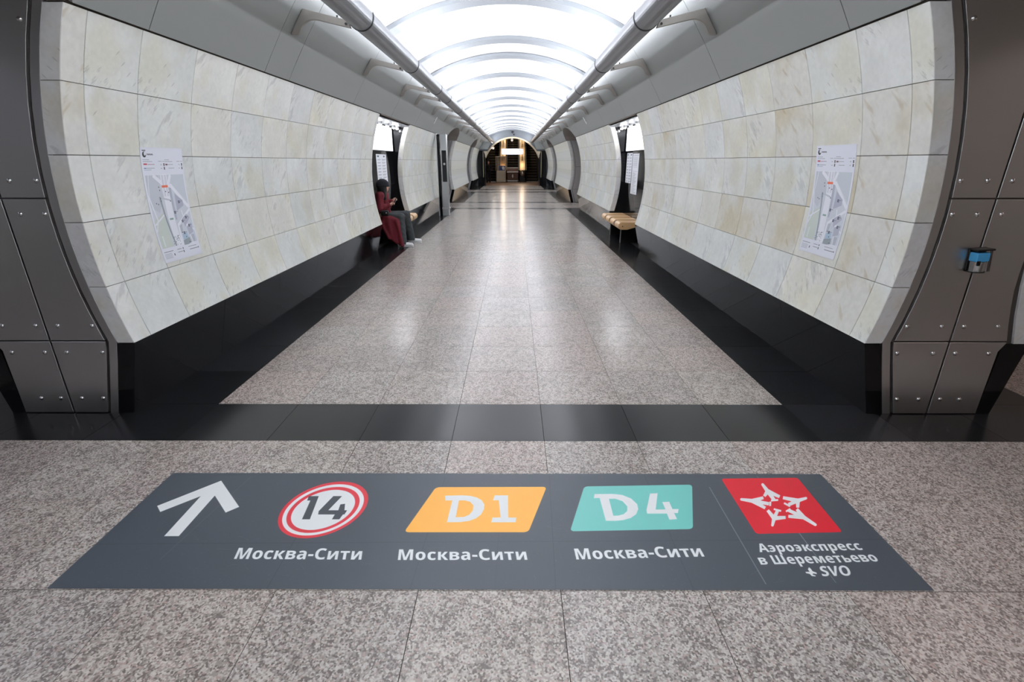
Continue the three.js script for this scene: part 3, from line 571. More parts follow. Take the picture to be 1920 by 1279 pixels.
// ---------------------------------------------------------------- lock box on the riveted steel
{
  const t = thing('lock_box', 'small black and chrome lock box with blue tape on riveted steel plate', 'lock box', [3.045, 1.04, -3.127]);
  t.rotation.z = 0.06;
  part('back_plate', new RoundedBoxGeometry(0.105, 0.15, 0.012, 2, 0.004), blackMetal, t, 0, 0.075, 0.006);
  part('chrome_body', new THREE.CylinderGeometry(0.042, 0.04, 0.066, 20), std({ metalness: 1, roughness: 0.22, color: 0xb9bbbd }), t, -0.008, 0.036, 0.036);
  part('blue_tape', new RoundedBoxGeometry(0.08, 0.056, 0.066, 2, 0.006), std({ color: 0x3f93c4, roughness: 0.55 }), t, -0.008, 0.097, 0.036);
  part('top_flap', new RoundedBoxGeometry(0.11, 0.012, 0.07, 2, 0.004), blackMetal, t, 0, 0.142, 0.034);
  part('base_ring', new THREE.CylinderGeometry(0.046, 0.046, 0.006, 20), blackMetal, t, -0.008, 0.004, 0.036);
  for (const x of [0.04, 0.05]) { const m = part('wire_latch', new THREE.CylinderGeometry(0.0035, 0.0035, 0.135, 8), steelDark, t, x, 0.07, 0.058); m.rotation.z = 0.08; }
  part('hinge_clip', new RoundedBoxGeometry(0.018, 0.03, 0.012, 1, 0.003), blackMetal, t, -0.035, 0.062, 0.072);
}

// ---------------------------------------------------------------- benches in the niches
function bench(s, label) {
  const b = thing('bench', label, 'bench', [0, 0, 0]);
  const z0 = 10.47, z1 = 12.54, TOP = 0.5, NOSE = 2.29, BACK = 2.8, TH = 0.15;
  const sh = new THREE.Shape(); const r = TH / 2;
  sh.moveTo(BACK, TOP); sh.lineTo(NOSE + r, TOP); sh.absarc(NOSE + r, TOP - r, r, Math.PI / 2, Math.PI * 1.5, false); sh.lineTo(NOSE + r + 0.12, TOP - TH); sh.lineTo(BACK, TOP - 0.06); sh.closePath();
  const ex = (sp, d) => new THREE.ExtrudeGeometry(sp, { depth: d, bevelEnabled: true, bevelSize: 0.006, bevelThickness: 0.006, bevelOffset: -0.006, bevelSegments: 2, curveSegments: 12 });
  const n = 4, gap = 0.14, w = (z1 - z0 - gap * (n - 1)) / n;
  for (let i = 0; i < n; i++) part('seat_board', sided(worldUV(ex(sh, w - 0.012).translate(0, 0, -(z0 + i * (w + gap) + w) + 0.006)), s), woodMat, b);
  const ir = r - 0.013, si = new THREE.Shape(); si.moveTo(BACK, TOP - 0.013); si.lineTo(NOSE + r, TOP - 0.013); si.absarc(NOSE + r, TOP - r, ir, Math.PI / 2, Math.PI * 1.5, false); si.lineTo(BACK, TOP - 0.075); si.closePath();
  for (let i = 0; i < n - 1; i++) part('divider_strip', sided(ex(si, gap).translate(0, 0, -(z0 + (i + 1) * (w + gap))), s), walnutMat, b);
  for (const d of [z0 + 0.5, z1 - 0.35]) part('support', sided(boxTo(NOSE + 0.18, BACK, 0, TOP - 0.09, d, d + 0.12), s), blackMetal, b);
  part('end_bolt', sided(new THREE.CylinderGeometry(0.012, 0.012, 0.012, 10).rotateX(Math.PI / 2).translate(NOSE + 0.09, TOP - 0.08, -z0 + 0.006), s), rivetMat, b);
}
bench(-1, 'pale wooden bench with rounded front on which the person sits');
bench(1, 'empty pale wooden bench with rounded front in the dark niche');

// ---------------------------------------------------------------- lit signs, notices and lamps of the niches
function printed(w, h, draw) { return std({ map: canvasTexture(w, h, draw), roughness: 0.5 }); }
function paper(c, W, H, kind) {
  c.fillStyle = '#e9ebf2'; c.fillRect(0, 0, W, H);
  const line = (x, y, w, t = 4, col = '#6d737c') => { c.fillStyle = col; for (let u = x; u < x + w; u += 9) c.fillRect(u, y, 7, t); };
  if (kind === 'table') { c.fillStyle = '#3f454d'; c.fillRect(28, 26, 34, 34); c.fillRect(W - 70, 26, 34, 34); for (let j = 0; j < 9; j++) { line(26, 100 + j * 62, 70, 12, '#777d86'); line(26, 120 + j * 62, 56, 5); line(W - 110, 100 + j * 62, 84, 12, '#777d86'); line(W - 110, 122 + j * 62, 66, 6, '#555b64'); } }
  else { line(20, 24, W - 40, 8, '#8a9098'); c.strokeStyle = '#8a9098'; c.lineWidth = 3; c.strokeRect(26, 50, W - 52, 150); c.strokeRect(26, 216, W - 52, 60); for (let j = 0; j < 12; j++) line(30, 62 + j * 11, W - 70, 4); for (let j = 0; j < 26; j++) line(30, 300 + j * 18, (W - 60) * (0.5 + 0.5 * ((j * 37) % 10) / 10), 5); }
}
function litSign(s, d0, d1, label) {
  const t = thing('lit_sign', label, 'sign', [s * 2.8, 1.915, -(d0 + d1) / 2]);
  const L = d1 - d0, H = 0.53;
  part('housing', box(0.05, H, L, s * -0.01, H / 2, 0), blackMetal, t);
  const tex = canvasTexture(640, 192, (c, W, HH) => {
    c.fillStyle = '#fbfcff'; c.fillRect(0, 0, W, HH); c.fillStyle = '#c9ced6';
    c.fillRect(W - 90, 30, 22, 34); for (let j = 0; j < 3; j++) for (let i = 0; i < 4; i++) c.fillRect(120 + i * 26, 140 + j * 14, 18, 8); c.fillRect(W - 220, 142, 70, 5); c.fillRect(W - 220, 158, 60, 5); c.fillRect(60, 100, 300, 3); c.fillRect(380, 112, 160, 3);
  });
  const face = std({ color: 0xffffff, map: tex, emissive: 0xffffff, emissiveMap: tex, emissiveIntensity: 1.7, roughness: 0.3 });
  part('glowing_face', new THREE.PlaneGeometry(L - 0.02, H - 0.02).rotateY(-s * Math.PI / 2), face, t, s * -0.0365, H / 2, 0);
  areaLight(0xf6f8ff, 1.0, L - 0.05, H - 0.05, [s * 2.755, 1.915 + H / 2, -(d0 + d1) / 2], [0, 1.915 + H / 2, -(d0 + d1) / 2]);
}
litSign(-1, 10.3, 12.5, 'bright white backlit sign above the seated person');
litSign(1, 10.3, 12.5, 'bright white backlit sign above the empty bench');
function notice(s, d0, d1, h0, h1, kind, label) {
  const m = printed(240, 640, (c, W, H) => paper(c, W, H, kind)), g = new THREE.BoxGeometry(0.004, h1 - h0, d1 - d0);
  const o = shade(new THREE.Mesh(g, m)); o.name = numbered('notice'); o.position.set(s * (2.807), (h0 + h1) / 2, -(d0 + d1) / 2); o.userData = { label, category: 'notice' }; scene.add(o);
}
notice(-1, 11.06, 11.92, 1.2, 1.845, 'table', 'white notice with short columns of text behind the seated person');
notice(1, 11.94, 12.5, 1.22, 1.885, 'table', 'shorter white notice with two columns of symbols behind empty bench');
notice(1, 11.3, 11.88, 1.0, 1.86, 'form', 'longer white notice with a boxed heading behind empty bench');
for (const s of [-1, 1]) for (const d of [10.35, 10.9, 11.5, 12.1, 12.45]) {
  const t = thing('spot_lamp', 'small round spotlight under the ceiling of the niche ' + (s < 0 ? 'over the seated person' : 'over the empty bench'), 'lamp', [s * 2.62, 2.46, -d], { group: 'niche spotlights ' + (s < 0 ? 'over the seated person' : 'over the empty bench') });
  part('housing', new THREE.CylinderGeometry(0.042, 0.042, 0.05, 16, 1, true), whitePaint, t, 0, -0.022, 0);
  part('glowing_lens', new THREE.SphereGeometry(0.036, 14, 8).scale(1, 0.7, 1), glow(0xffffff, 30), t, 0, -0.045, 0);
  const l = new THREE.PointLight(0xf6f8ff, ALCOVE_POWER / 10, 0, 2); l.position.set(s * 2.62, 2.375, -d); l.castShadow = true; scene.add(l);
}

// ---------------------------------------------------------------- help column by the far wall
{
  const t = thing('help_column', 'tall slim steel help column with dark glass strip before the marble', 'column', [-2.22, 0, -16.85]);
  part('steel_body', new RoundedBoxGeometry(0.2, 2.5, 0.28, 2, 0.015), std({ metalness: 0.7, roughness: 0.3, color: 0xb5b8bb }), t, 0.09, 1.25, 0);
  part('glass_strip', box(0.085, 2.5, 0.2, -0.075, 1.25, 0.0), plinthMat, t);
  part('edge_profile', box(0.025, 2.52, 0.24, -0.13, 1.26, 0), std({ metalness: 0.6, roughness: 0.3, color: 0xd6d8da }), t);
  part('screen', box(0.14, 0.95, 0.012, 0.1, 1.55, 0.141), blackMetal, t);
  part('speaker_grille', new THREE.CylinderGeometry(0.035, 0.035, 0.012, 16).rotateX(Math.PI / 2), steelMat, t, 0.1, 1.62, 0.146);
  part('base_collar', box(0.24, 0.05, 0.32, 0.09, 0.24, 0), steelMat, t);
}

// ---------------------------------------------------------------- people
const V = (x, y, d) => [x, y, -d];
function cap(p, a, b, ra, rb) {
  const bx = b[0] - a[0], by = b[1] - a[1], bz = b[2] - a[2], px = p[0] - a[0], py = p[1] - a[1], pz = p[2] - a[2];
  const t = Math.max(0, Math.min(1, (px * bx + py * by + pz * bz) / (bx * bx + by * by + bz * bz + 1e-9)));
  return Math.hypot(px - bx * t, py - by * t, pz - bz * t) - (ra + (rb - ra) * t);
}
const ell = (p, c, r) => { const x = (p[0] - c[0]) / r[0], y = (p[1] - c[1]) / r[1], z = (p[2] - c[2]) / r[2], k = Math.hypot(x, y, z); return (k - 1) * Math.min(...r); };
const smin = (a, b, k) => { const h = Math.max(k - Math.abs(a - b), 0) / k; return Math.min(a, b) - h * h * k * 0.25; };
function sdfGeometry(fn, min, max, cell) {
  const N = Math.ceil(Math.max(max[0] - min[0], max[1] - min[1], max[2] - min[2]) / cell) + 4, half = N / 2, c = [0, 1, 2].map((i) => (min[i] + max[i]) / 2);
  const mc = new MarchingCubes(N, new THREE.MeshStandardMaterial(), false, false, 120000); mc.isolation = 0;
  for (let z = 0; z < N; z++) for (let y = 0; y < N; y++) for (let x = 0; x < N; x++) {
    const p = [c[0] + (x - half) * cell, c[1] + (y - half) * cell, c[2] + (z - half) * cell];
    const out = p[0] < min[0] - cell || p[0] > max[0] + cell || p[1] < min[1] - cell || p[1] > max[1] + cell || p[2] < min[2] - cell || p[2] > max[2] + cell;
    mc.field[x + y * N + z * N * N] = out ? -0.2 : -fn(p);
  }
  mc.update();
  const n = mc.count, pos = new Float32Array(mc.positionArray.subarray(0, n * 3)), nor = new Float32Array(mc.normalArray.subarray(0, n * 3));
  for (let i = 0; i < n; i++) for (let k = 0; k < 3; k++) pos[i * 3 + k] = c[k] + pos[i * 3 + k] * half * cell;
  const g = new THREE.BufferGeometry(); g.setAttribute('position', new THREE.BufferAttribute(pos, 3)); g.setAttribute('normal', new THREE.BufferAttribute(nor, 3)); return g;
}
const skin = std({ color: 0xc99a86, roughness: 0.6 }), blackCloth = std({ color: 0x14151b, roughness: 0.9 }), redCloth = std({ color: 0x600d1b, roughness: 0.85 }), denim = std({ color: 0x3a3e40, roughness: 0.9 }), shoeWhite = std({ color: 0xdcdcdc, roughness: 0.5 }), hairMat = std({ color: 0x0b090a, roughness: 0.85 });
{
  // seated figure: joints
  const hipN = V(-2.63, 0.6, 10.6), hipF = V(-2.63, 0.6, 10.8), kneeN = V(-2.25, 0.605, 10.5), kneeF = V(-2.22, 0.62, 10.9), ankN = V(-2.24, 0.1, 10.44), ankF = V(-2.17, 0.1, 11.0);
  const waist = V(-2.64, 0.72, 10.7), chest = V(-2.66, 0.95, 10.7), neck = V(-2.63, 1.1, 10.69), head = V(-2.6, 1.215, 10.67);
  const shN = V(-2.65, 1.03, 10.53), shF = V(-2.65, 1.03, 10.87), elN = V(-2.66, 0.78, 10.45), elF = V(-2.6, 0.8, 10.9), wrN = V(-2.49, 0.845, 10.55), wrF = V(-2.47, 0.915, 10.73);
  const t = thing('person', 'seated person in long dark red coat and black hat looking at a phone', 'person', [0, 0, 0]);
  const hand = (p, w, dir, side) => { // palm with four bent fingers and a thumb
    const q = (a, b, c) => [w[0] + a, w[1] + b, w[2] + c * side];
    let d = cap(p, w, q(0.055, 0.018, 0.0), 0.021, 0.026);
    for (let i = 0; i < 4; i++) { const o = (i - 1.5) * 0.017, a = q(0.07, 0.03 - Math.abs(o) * 0.2, o), b = q(0.1, 0.042, o * 0.9 + 0.006), e = q(0.106, 0.02, o * 0.85 + 0.016); d = smin(d, Math.min(cap(p, a, b, 0.0095, 0.0085), cap(p, b, e, 0.0085, 0.0075)), 0.008); }
    const th0 = q(0.03, 0.025, 0.022), th1 = q(0.062, 0.055, 0.03), th2 = q(0.088, 0.062, 0.022);
    return smin(d, Math.min(cap(p, th0, th1, 0.012, 0.0105), cap(p, th1, th2, 0.0105, 0.0085)), 0.01);
  };
  const bodyFn = (p) => {
    let d = smin(cap(p, waist, chest, 0.105, 0.115), cap(p, hipN, hipF, 0.1, 0.1), 0.1);
    d = smin(d, cap(p, shN, shF, 0.055, 0.055), 0.06); d = smin(d, cap(p, chest, neck, 0.08, 0.045), 0.05);
    for (const [h, k, a] of [[hipN, kneeN, ankN], [hipF, kneeF, ankF]]) { d = smin(d, cap(p, h, k, 0.082, 0.055), 0.05); d = smin(d, cap(p, k, a, 0.052, 0.035), 0.03); d = smin(d, cap(p, a, [a[0] + 0.08, 0.05, a[2]], 0.033, 0.026), 0.02); }
    for (const [s0, e, w] of [[shN, elN, wrN], [shF, elF, wrF]]) { d = smin(d, cap(p, s0, e, 0.045, 0.036), 0.03); d = smin(d, cap(p, e, w, 0.034, 0.024), 0.02); }
    return smin(d, cap(p, neck, head, 0.045, 0.05), 0.03);
  };
  const headFn = (p) => {
    let d = ell(p, head, [0.088, 0.112, 0.074]); d = smin(d, ell(p, [head[0] + 0.035, head[1] - 0.065, head[2]], [0.052, 0.05, 0.05]), 0.04);
    d = smin(d, cap(p, [head[0] + 0.082, head[1] + 0.012, head[2]], [head[0] + 0.104, head[1] - 0.022, head[2]], 0.009, 0.014), 0.014);
    for (const s of [-1, 1]) { d = Math.max(d, -ell(p, [head[0] + 0.088, head[1] + 0.008, head[2] + s * 0.03], [0.012, 0.01, 0.014])); d = smin(d, ell(p, [head[0] - 0.005, head[1] - 0.01, head[2] + s * 0.076], [0.018, 0.028, 0.009]), 0.008); }
    d = smin(d, ell(p, [head[0] + 0.083, head[1] - 0.058, head[2]], [0.012, 0.007, 0.022]), 0.006);
    return d;
  };
  const figure = merge([sdfGeometry(bodyFn, [-2.8, 0, -11.15], [-1.9, 1.25, -10.3], 0.013), sdfGeometry(headFn, [-2.72, 1.06, -10.78], [-2.47, 1.35, -10.56], 0.005), sdfGeometry((p) => hand(p, wrN, 1, -1), [-2.53, 0.78, -10.62], [-2.35, 0.95, -10.48], 0.004), sdfGeometry((p) => hand(p, wrF, 1, 1), [-2.51, 0.85, -10.8], [-2.33, 1.02, -10.66], 0.004)].map((g) => { g.deleteAttribute('uv'); return g; }));
  const body = part('body', figure, skin, t);
  // trousers with wide hems
  part('trousers', sdfGeometry((p) => { let d = 9; for (const [h, k, a] of [[hipN, kneeN, ankN], [hipF, kneeF, ankF]]) { d = smin(d, cap(p, h, k, 0.1, 0.078), 0.04); d = smin(d, Math.max(cap(p, k, [a[0], a[1] - 0.03, a[2]], 0.076, 0.088), 0.06 - p[1]), 0.04); } d += 0.004 * Math.sin(p[1] * 60 + p[0] * 30) * Math.sin(p[2] * 40); return d; }, [-2.75, 0.04, -11.2], [-1.95, 0.74, -10.28], 0.012), denim, t);
  // coat: torso, sleeves, collar, skirt falling to the floor on the near side and spread over the seat
  part('coat', sdfGeometry((p) => {
    let d = smin(cap(p, [-2.655, 0.62, -10.7], [-2.665, 1.0, -10.7], 0.16, 0.135), cap(p, shN, shF, 0.078, 0.078), 0.07);
    d = smin(d, Math.max(cap(p, [-2.65, 1.04, -10.7], [-2.63, 1.12, -10.7], 0.085, 0.07), -cap(p, [-2.62, 1.05, -10.7], [-2.6, 1.2, -10.69], 0.05, 0.055)), 0.03);
    for (const [s0, e, w] of [[shN, elN, wrN], [shF, elF, wrF]]) { const w2 = [w[0] - 0.012, w[1] - 0.004, w[2]]; d = smin(d, cap(p, s0, e, 0.07, 0.066), 0.04); d = smin(d, cap(p, e, w2, 0.064, 0.05), 0.03); }
    // near skirt: a panel of cloth hanging from the lap, narrowing to the hem
    let f = cap(p, [-2.58, 0.58, -10.47], [-2.34, 0.53, -10.45], 0.085, 0.075);
    for (let k = 0; k < 6; k++) { const u = k / 5; f = smin(f, cap(p, [-2.64 + u * 0.33, 0.5, -10.42 - 0.02 * Math.sin(k * 2.2)], [-2.5 + u * 0.27, 0.04 + 0.16 * (1 - u), -10.37 + 0.02 * Math.cos(k * 2.6)], 0.046, 0.034), 0.045); }
    d = smin(d, f, 0.05);
    // far skirt on the bench and hanging behind the far leg
    d = smin(d, cap(p, [-2.55, 0.53, -10.95], [-2.28, 0.5, -11.05], 0.075, 0.05), 0.05); d = smin(d, cap(p, [-2.26, 0.48, -11.06], [-2.16, 0.22, -11.1], 0.035, 0.025), 0.03);
    d += 0.006 * Math.sin(p[0] * 42 + p[1] * 9) * Math.sin(p[2] * 50 + p[1] * 14);
    return Math.max(d, -0.012 - 0 * p[1] - p[1] + 0.022);
  }, [-2.8, 0.0, -11.2], [-2.08, 1.22, -10.24], 0.012), redCloth, t);
  part('hair', sdfGeometry((p) => { let d = Math.max(ell(p, [head[0] - 0.02, head[1] - 0.02, head[2]], [0.115, 0.13, 0.112]), p[0] - (head[0] + 0.07)); d = smin(d, cap(p, [head[0] + 0.0, head[1] - 0.05, head[2] + 0.07], [-2.575, 0.98, -10.56], 0.058, 0.04), 0.04); return smin(d, cap(p, [head[0] - 0.05, head[1] - 0.05, head[2]], [-2.67, 1.02, -10.68], 0.075, 0.08), 0.04); }, [-2.8, 0.9, -10.83], [-2.48, 1.36, -10.46], 0.009), hairMat, t);
  part('hat', sdfGeometry((p) => { const d = ell(p, [head[0] - 0.02, head[1] + 0.02, head[2]], [0.135, 0.128, 0.128]); return Math.max(d, (head[1] - 0.02 + 0.1 * (p[0] - head[0])) - p[1]) + 0.002 * Math.sin(p[1] * 300); }, [-2.78, 1.15, -10.84], [-2.44, 1.4, -10.5], 0.007), blackCloth, t);
  for (const [a, dz] of [[ankN, 0.01], [ankF, -0.02]]) {
    const sh = part('shoe', sdfGeometry((p) => { let d = cap(p, [a[0] - 0.03, 0.055, a[2]], [a[0] + 0.19, 0.042, a[2] + dz], 0.052, 0.04); d = smin(d, cap(p, [a[0] - 0.02, 0.06, a[2]], [a[0] + 0.01, 0.1, a[2]], 0.044, 0.036), 0.03); return Math.max(d, 0.008 - p[1]); }, [a[0] - 0.1, 0, a[2] - 0.07], [a[0] + 0.26, 0.16, a[2] + 0.07], 0.007), shoeWhite, t);
    part('sole', new RoundedBoxGeometry(0.3, 0.016, 0.085, 2, 0.006).translate(a[0] + 0.075, 0.009, a[2]), shoeWhite, sh);
  }
  const bag = thing('waist_bag', 'small black bag with metal clasp at the hip of the seated person', 'bag', [-2.54, 0.645, -10.36]);
  part('pouch', new RoundedBoxGeometry(0.16, 0.11, 0.07, 3, 0.025), std({ color: 0x0d0d0f, roughness: 0.4 }), bag, 0, 0.055, 0);
  part('clasp', new THREE.SphereGeometry(0.014, 12, 8).scale(1, 1, 0.5), rivetMat, bag, 0.03, 0.06, 0.036);
  const ph = thing('phone', 'dark phone held in both hands by the seated person', 'phone', [-2.385, 0.9, -10.645]);
  const pm = part('phone_case', new RoundedBoxGeometry(0.012, 0.15, 0.075, 2, 0.005), blackMetal, ph); pm.rotation.z = -0.5;
  part('phone_screen', box(0.001, 0.135, 0.066, -0.0068, 0, 0), std({ color: 0x2a2f36, roughness: 0.15 }), pm);
}

// ---------------------------------------------------------------- end wall with arched opening to the escalators
const END = 38;
{
  const w = structure('wall_back', 'grey arched end wall framing the view to the escalators');
  const out = new THREE.Shape(); out.moveTo(-3.5, 0); out.lineTo(-3.5, 4.1); out.lineTo(3.5, 4.1); out.lineTo(3.5, 0); out.lineTo(2.17, 0); out.lineTo(2.17, 1.4);
  for (const t of range(0.06, Math.PI - 0.06, 28)) out.lineTo(2.12 * Math.cos(t), 1.22 + 2.12 * Math.sin(t)); out.lineTo(-2.17, 1.4); out.lineTo(-2.17, 0); out.closePath();
  part('arch_face', new THREE.ExtrudeGeometry(out, { depth: 0.5, bevelEnabled: false }).translate(0, 0, -END - 0.55), std({ color: 0x5c6166, roughness: 0.5 }), w);
  const ring = []; for (const t of range(0.35, Math.PI - 0.35, 30)) ring.push([2.13 * Math.cos(t), 1.22 + 2.13 * Math.sin(t)]); for (const t of range(Math.PI - 0.35, 0.35, 30)) ring.push([2.03 * Math.cos(t), 1.22 + 2.03 * Math.sin(t)]);
  part('arch_trim', prism(ring, END - 0.02, END + 0.3), std({ color: 0xc9b79c, roughness: 0.4, metalness: 0.4 }), w);
  for (const s of [-1, 1]) { part('jamb_panel', boxTo(s * 2.5, s * 2.0, 0, 2.42, END - 0.06, END + 0.02), plinthMat, w); part('jamb_post', boxTo(s * 1.99, s * 1.93, 0, 2.0, END - 0.03, END + 0.03), blackMetal, w); part('jamb_frame', boxTo(s * 2.12, s * 2.09, 0.6, 2.38, END - 0.1, END - 0.06), std({ color: 0xb9aa92, metalness: 0.6, roughness: 0.35 }), w); part('jamb_cap', prism([[s * 2.06, 2.38], [s * 1.78, 2.38], [s * 1.88, 2.1], [s * 1.95, 2.1]], END - 0.09, END - 0.07), std({ color: 0xd8cdb8, roughness: 0.4 }), w); }
}
for (const [x, y, name, label] of [[0.02, 3.66, 'security_camera', 'dark security camera high on the middle of the grey arch'], [0.12, 3.5, 'security_camera', 'smaller dark security camera just under the other on the arch']]) {
  const t = thing(name, label, 'camera', [x, y, -END + 0.04]); part('dome', new THREE.SphereGeometry(y > 3.6 ? 0.075 : 0.05, 12, 10), blackMetal, t); part('mount', box(0.05, 0.05, 0.1, 0, 0.02, -0.04), blackMetal, t);
}
for (const [x, y, label] of [[-0.02, 3.16, 'white lamp hanging at the top of the escalator arch'], [-1.4, 2.62, 'white lamp hanging on the arch shoulder over the dark figure']]) {
  const t = thing('arch_lamp', label, 'lamp', [x, y, -END - 0.72]); part('stem', new THREE.CylinderGeometry(0.02, 0.02, 0.16, 8), whitePaint, t, 0, 0.16, 0); part('glowing_globe', new THREE.SphereGeometry(0.09, 14, 10), glow(0xfff3e0, 1.6), t);
  const l = new THREE.PointLight(0xfff0dc, 2, 0, 2); l.position.set(x, y - 0.12, -END - 0.6); l.castShadow = true; scene.add(l);
}
{
  const t = thing('hanging_sign', 'long white backlit sign hanging in the escalator arch', 'sign', [0, 2.16, -END - 0.7]);
  part('housing', box(1.58, 0.42, 0.12, 0, 0.21, 0), whitePaint, t);
  const tex = canvasTexture(512, 136, (c, W, H) => { c.fillStyle = '#fdfdff'; c.fillRect(0, 0, W, H); c.fillStyle = '#50555f'; c.fillRect(W - 92, 28, 34, 12); c.fillRect(W - 84, 22, 18, 8); c.fillStyle = '#c4c8d2'; c.fillRect(W - 130, 60, 30, 8); c.fillRect(W - 140, 84, 44, 6); c.fillRect(210, 100, 20, 6); });
  part('glowing_face', new THREE.PlaneGeometry(1.54, 0.38), std({ color: 0xffffff, map: tex, emissive: 0xffffff, emissiveMap: tex, emissiveIntensity: 1.8, roughness: 0.4 }), t, 0, 0.21, 0.0615);
  for (const x of [-0.6, 0.6]) part('hanger', box(0.02, 0.55, 0.02, x, 0.68, 0), whitePaint, t);
  areaLight(0xffffff, 2, 1.5, 0.36, [0, 2.37, -END - 0.62], [0, 2.3, 0]);
}

// ---------------------------------------------------------------- escalator hall
const goldMat = std({ color: 0xb59a72, metalness: 0.55, roughness: 0.4 }), bronzeDark = std({ color: 0x2c231b, metalness: 0.5, roughness: 0.5 }), stepMat = std({ color: 0x15120f, metalness: 0.2, roughness: 0.7 }), nosingMat = std({ color: 0x6e6252, metalness: 0.3, roughness: 0.5 }), tanFloor = std({ color: 0x9a7c6a, roughness: 0.3 });
{
  const f = structure('floor', 'brown polished stone floor at the foot of the escalators', 'floor');
  for (let j = 0; j < 6; j++) for (let i = 0; i < 5; i++) part('stone_slab', slabGeo(1.3, 2.2), tanFloor, f, -2.6 + 1.3 * i, -0.01, -(END + 0.1 + 1.1 + 2.2 * j));
  part('bedding', boxTo(-3.3, 3.3, -0.2, -0.02, END, 52), groutMat, f);
  const w = structure('wall_back', 'dark side walls and sloping roof of the escalator shaft', 'wall');
  for (const s of [-1, 1]) part('side_wall', boxTo(s * 3.25, s * 3.4, 0, 9, END + 0.5, 60), std({ color: 0x3a322b, roughness: 0.6 }), w);
  part('shaft_roof', new THREE.BoxGeometry(6.8, 0.1, 26).rotateX(0.5).translate(0, 12.2, -50), std({ color: 0x4a4038, roughness: 0.8 }), w);
  part('shaft_end', boxTo(-3.4, 3.4, 0, 14, 60, 60.1), bronzeDark, w);
  part('entry_ceiling', boxTo(-3.4, 3.4, 4.0, 4.1, END + 0.5, 43), std({ color: 0x6d6157, roughness: 0.7 }), w);
}
{
  const t = thing('added_entry_lamp', 'added unseen warm ceiling panel brightening the foot of the escalators', 'lamp', [0, 3.96, -41.2]);  // added fill light out of view, brightens the escalator hall
  part('frame', box(1.7, 0.03, 2.6, 0, 0.02, 0), whitePaint, t); part('glowing_panel', box(1.6, 0.01, 2.5, 0, 0, 0), glow(0xffead0, 1.5), t);
  areaLight(0xffe8cc, 5, 1.6, 2.5, [0, 3.94, -41.2], [0, 0, -41.2]);
}
const E0 = 46, RUN = 0.4, RISE = 0.231, stepGeo = box(0.98, RISE, RUN), edgeGeo = box(0.98, 0.04, 0.03);
[-1.72, 0.02, 1.75].forEach((x, n) => {
  const t = thing('escalator', ['dark escalator behind the standing figure and booth', 'dark middle escalator behind the red barrier board', 'dark escalator beside the silvery handrail end'][n], 'escalator', [x, 0, -E0]);
  for (let i = 0; i < 26; i++) { const st = part('step', stepGeo, stepMat, t, 0, RISE * (i + 0.5), -RUN * (i + 0.5)); part('step_edge', edgeGeo, nosingMat, st, 0, RISE * 0.5, RUN * 0.5 + 0.01); }
  part('landing_plate', box(1.0, 0.02, 0.6, 0, 0.012, 0.3), steelMat, t);
  for (const s of [-1, 1]) { const l = Math.hypot(26 * RUN, 26 * RISE), b = part('balustrade', new THREE.BoxGeometry(0.06, 0.95, l).translate(0, 0.45, -l / 2).rotateX(Math.atan2(RISE, RUN)), bronzeDark, t, s * 0.53, 0.1, 0); part('handrail', new THREE.BoxGeometry(0.07, 0.07, l).translate(0, 0.96, -l / 2).rotateX(Math.atan2(RISE, RUN)), blackMetal, b); }
});
[-0.85, 0.88].forEach((x, n) => {
  const t = thing('lit_divider', n ? 'golden lit deck between the middle and handrail-end escalators' : 'golden lit deck between two escalators behind the booth', 'divider', [x, 0, -E0]);
  const l = 12; part('sloped_deck', new THREE.BoxGeometry(0.5, 0.3, l).translate(0, 0.85, -l / 2).rotateX(Math.atan2(RISE, RUN)), goldMat, t, 0, 0.1, 0);
  for (const k of [0.9, 2.9, 4.9, 6.9]) { const g = part('lamp_post', new THREE.CylinderGeometry(0.025, 0.04, 0.8, 10), goldMat, t, 0, RISE / RUN * k + 1.5, -k); part('lamp_globe', new THREE.SphereGeometry(0.1, 12, 8), glow(0xffe6c0, 3), g, 0, 0.45, 0); const p = new THREE.PointLight(WARM, 5, 0, 2); p.position.set(x, RISE / RUN * k + 1.5 + 0.62, -E0 - k + 0.12); p.castShadow = true; scene.add(p); }
  if (n) { part('newel_end', new THREE.CapsuleGeometry(0.23, 0.5, 6, 16).rotateX(Math.PI / 2).scale(1, 1.2, 1), std({ color: 0xd8d2c8, metalness: 0.8, roughness: 0.25 }), t, 0, 0.72, 0.4); part('newel_base', box(0.46, 0.5, 0.8, 0, 0.25, 0.35), blackMetal, t); part('handrail_return', new THREE.TorusGeometry(0.34, 0.05, 8, 20).rotateY(Math.PI / 2), blackMetal, t, 0.17, 0.62, 0.75); }
});
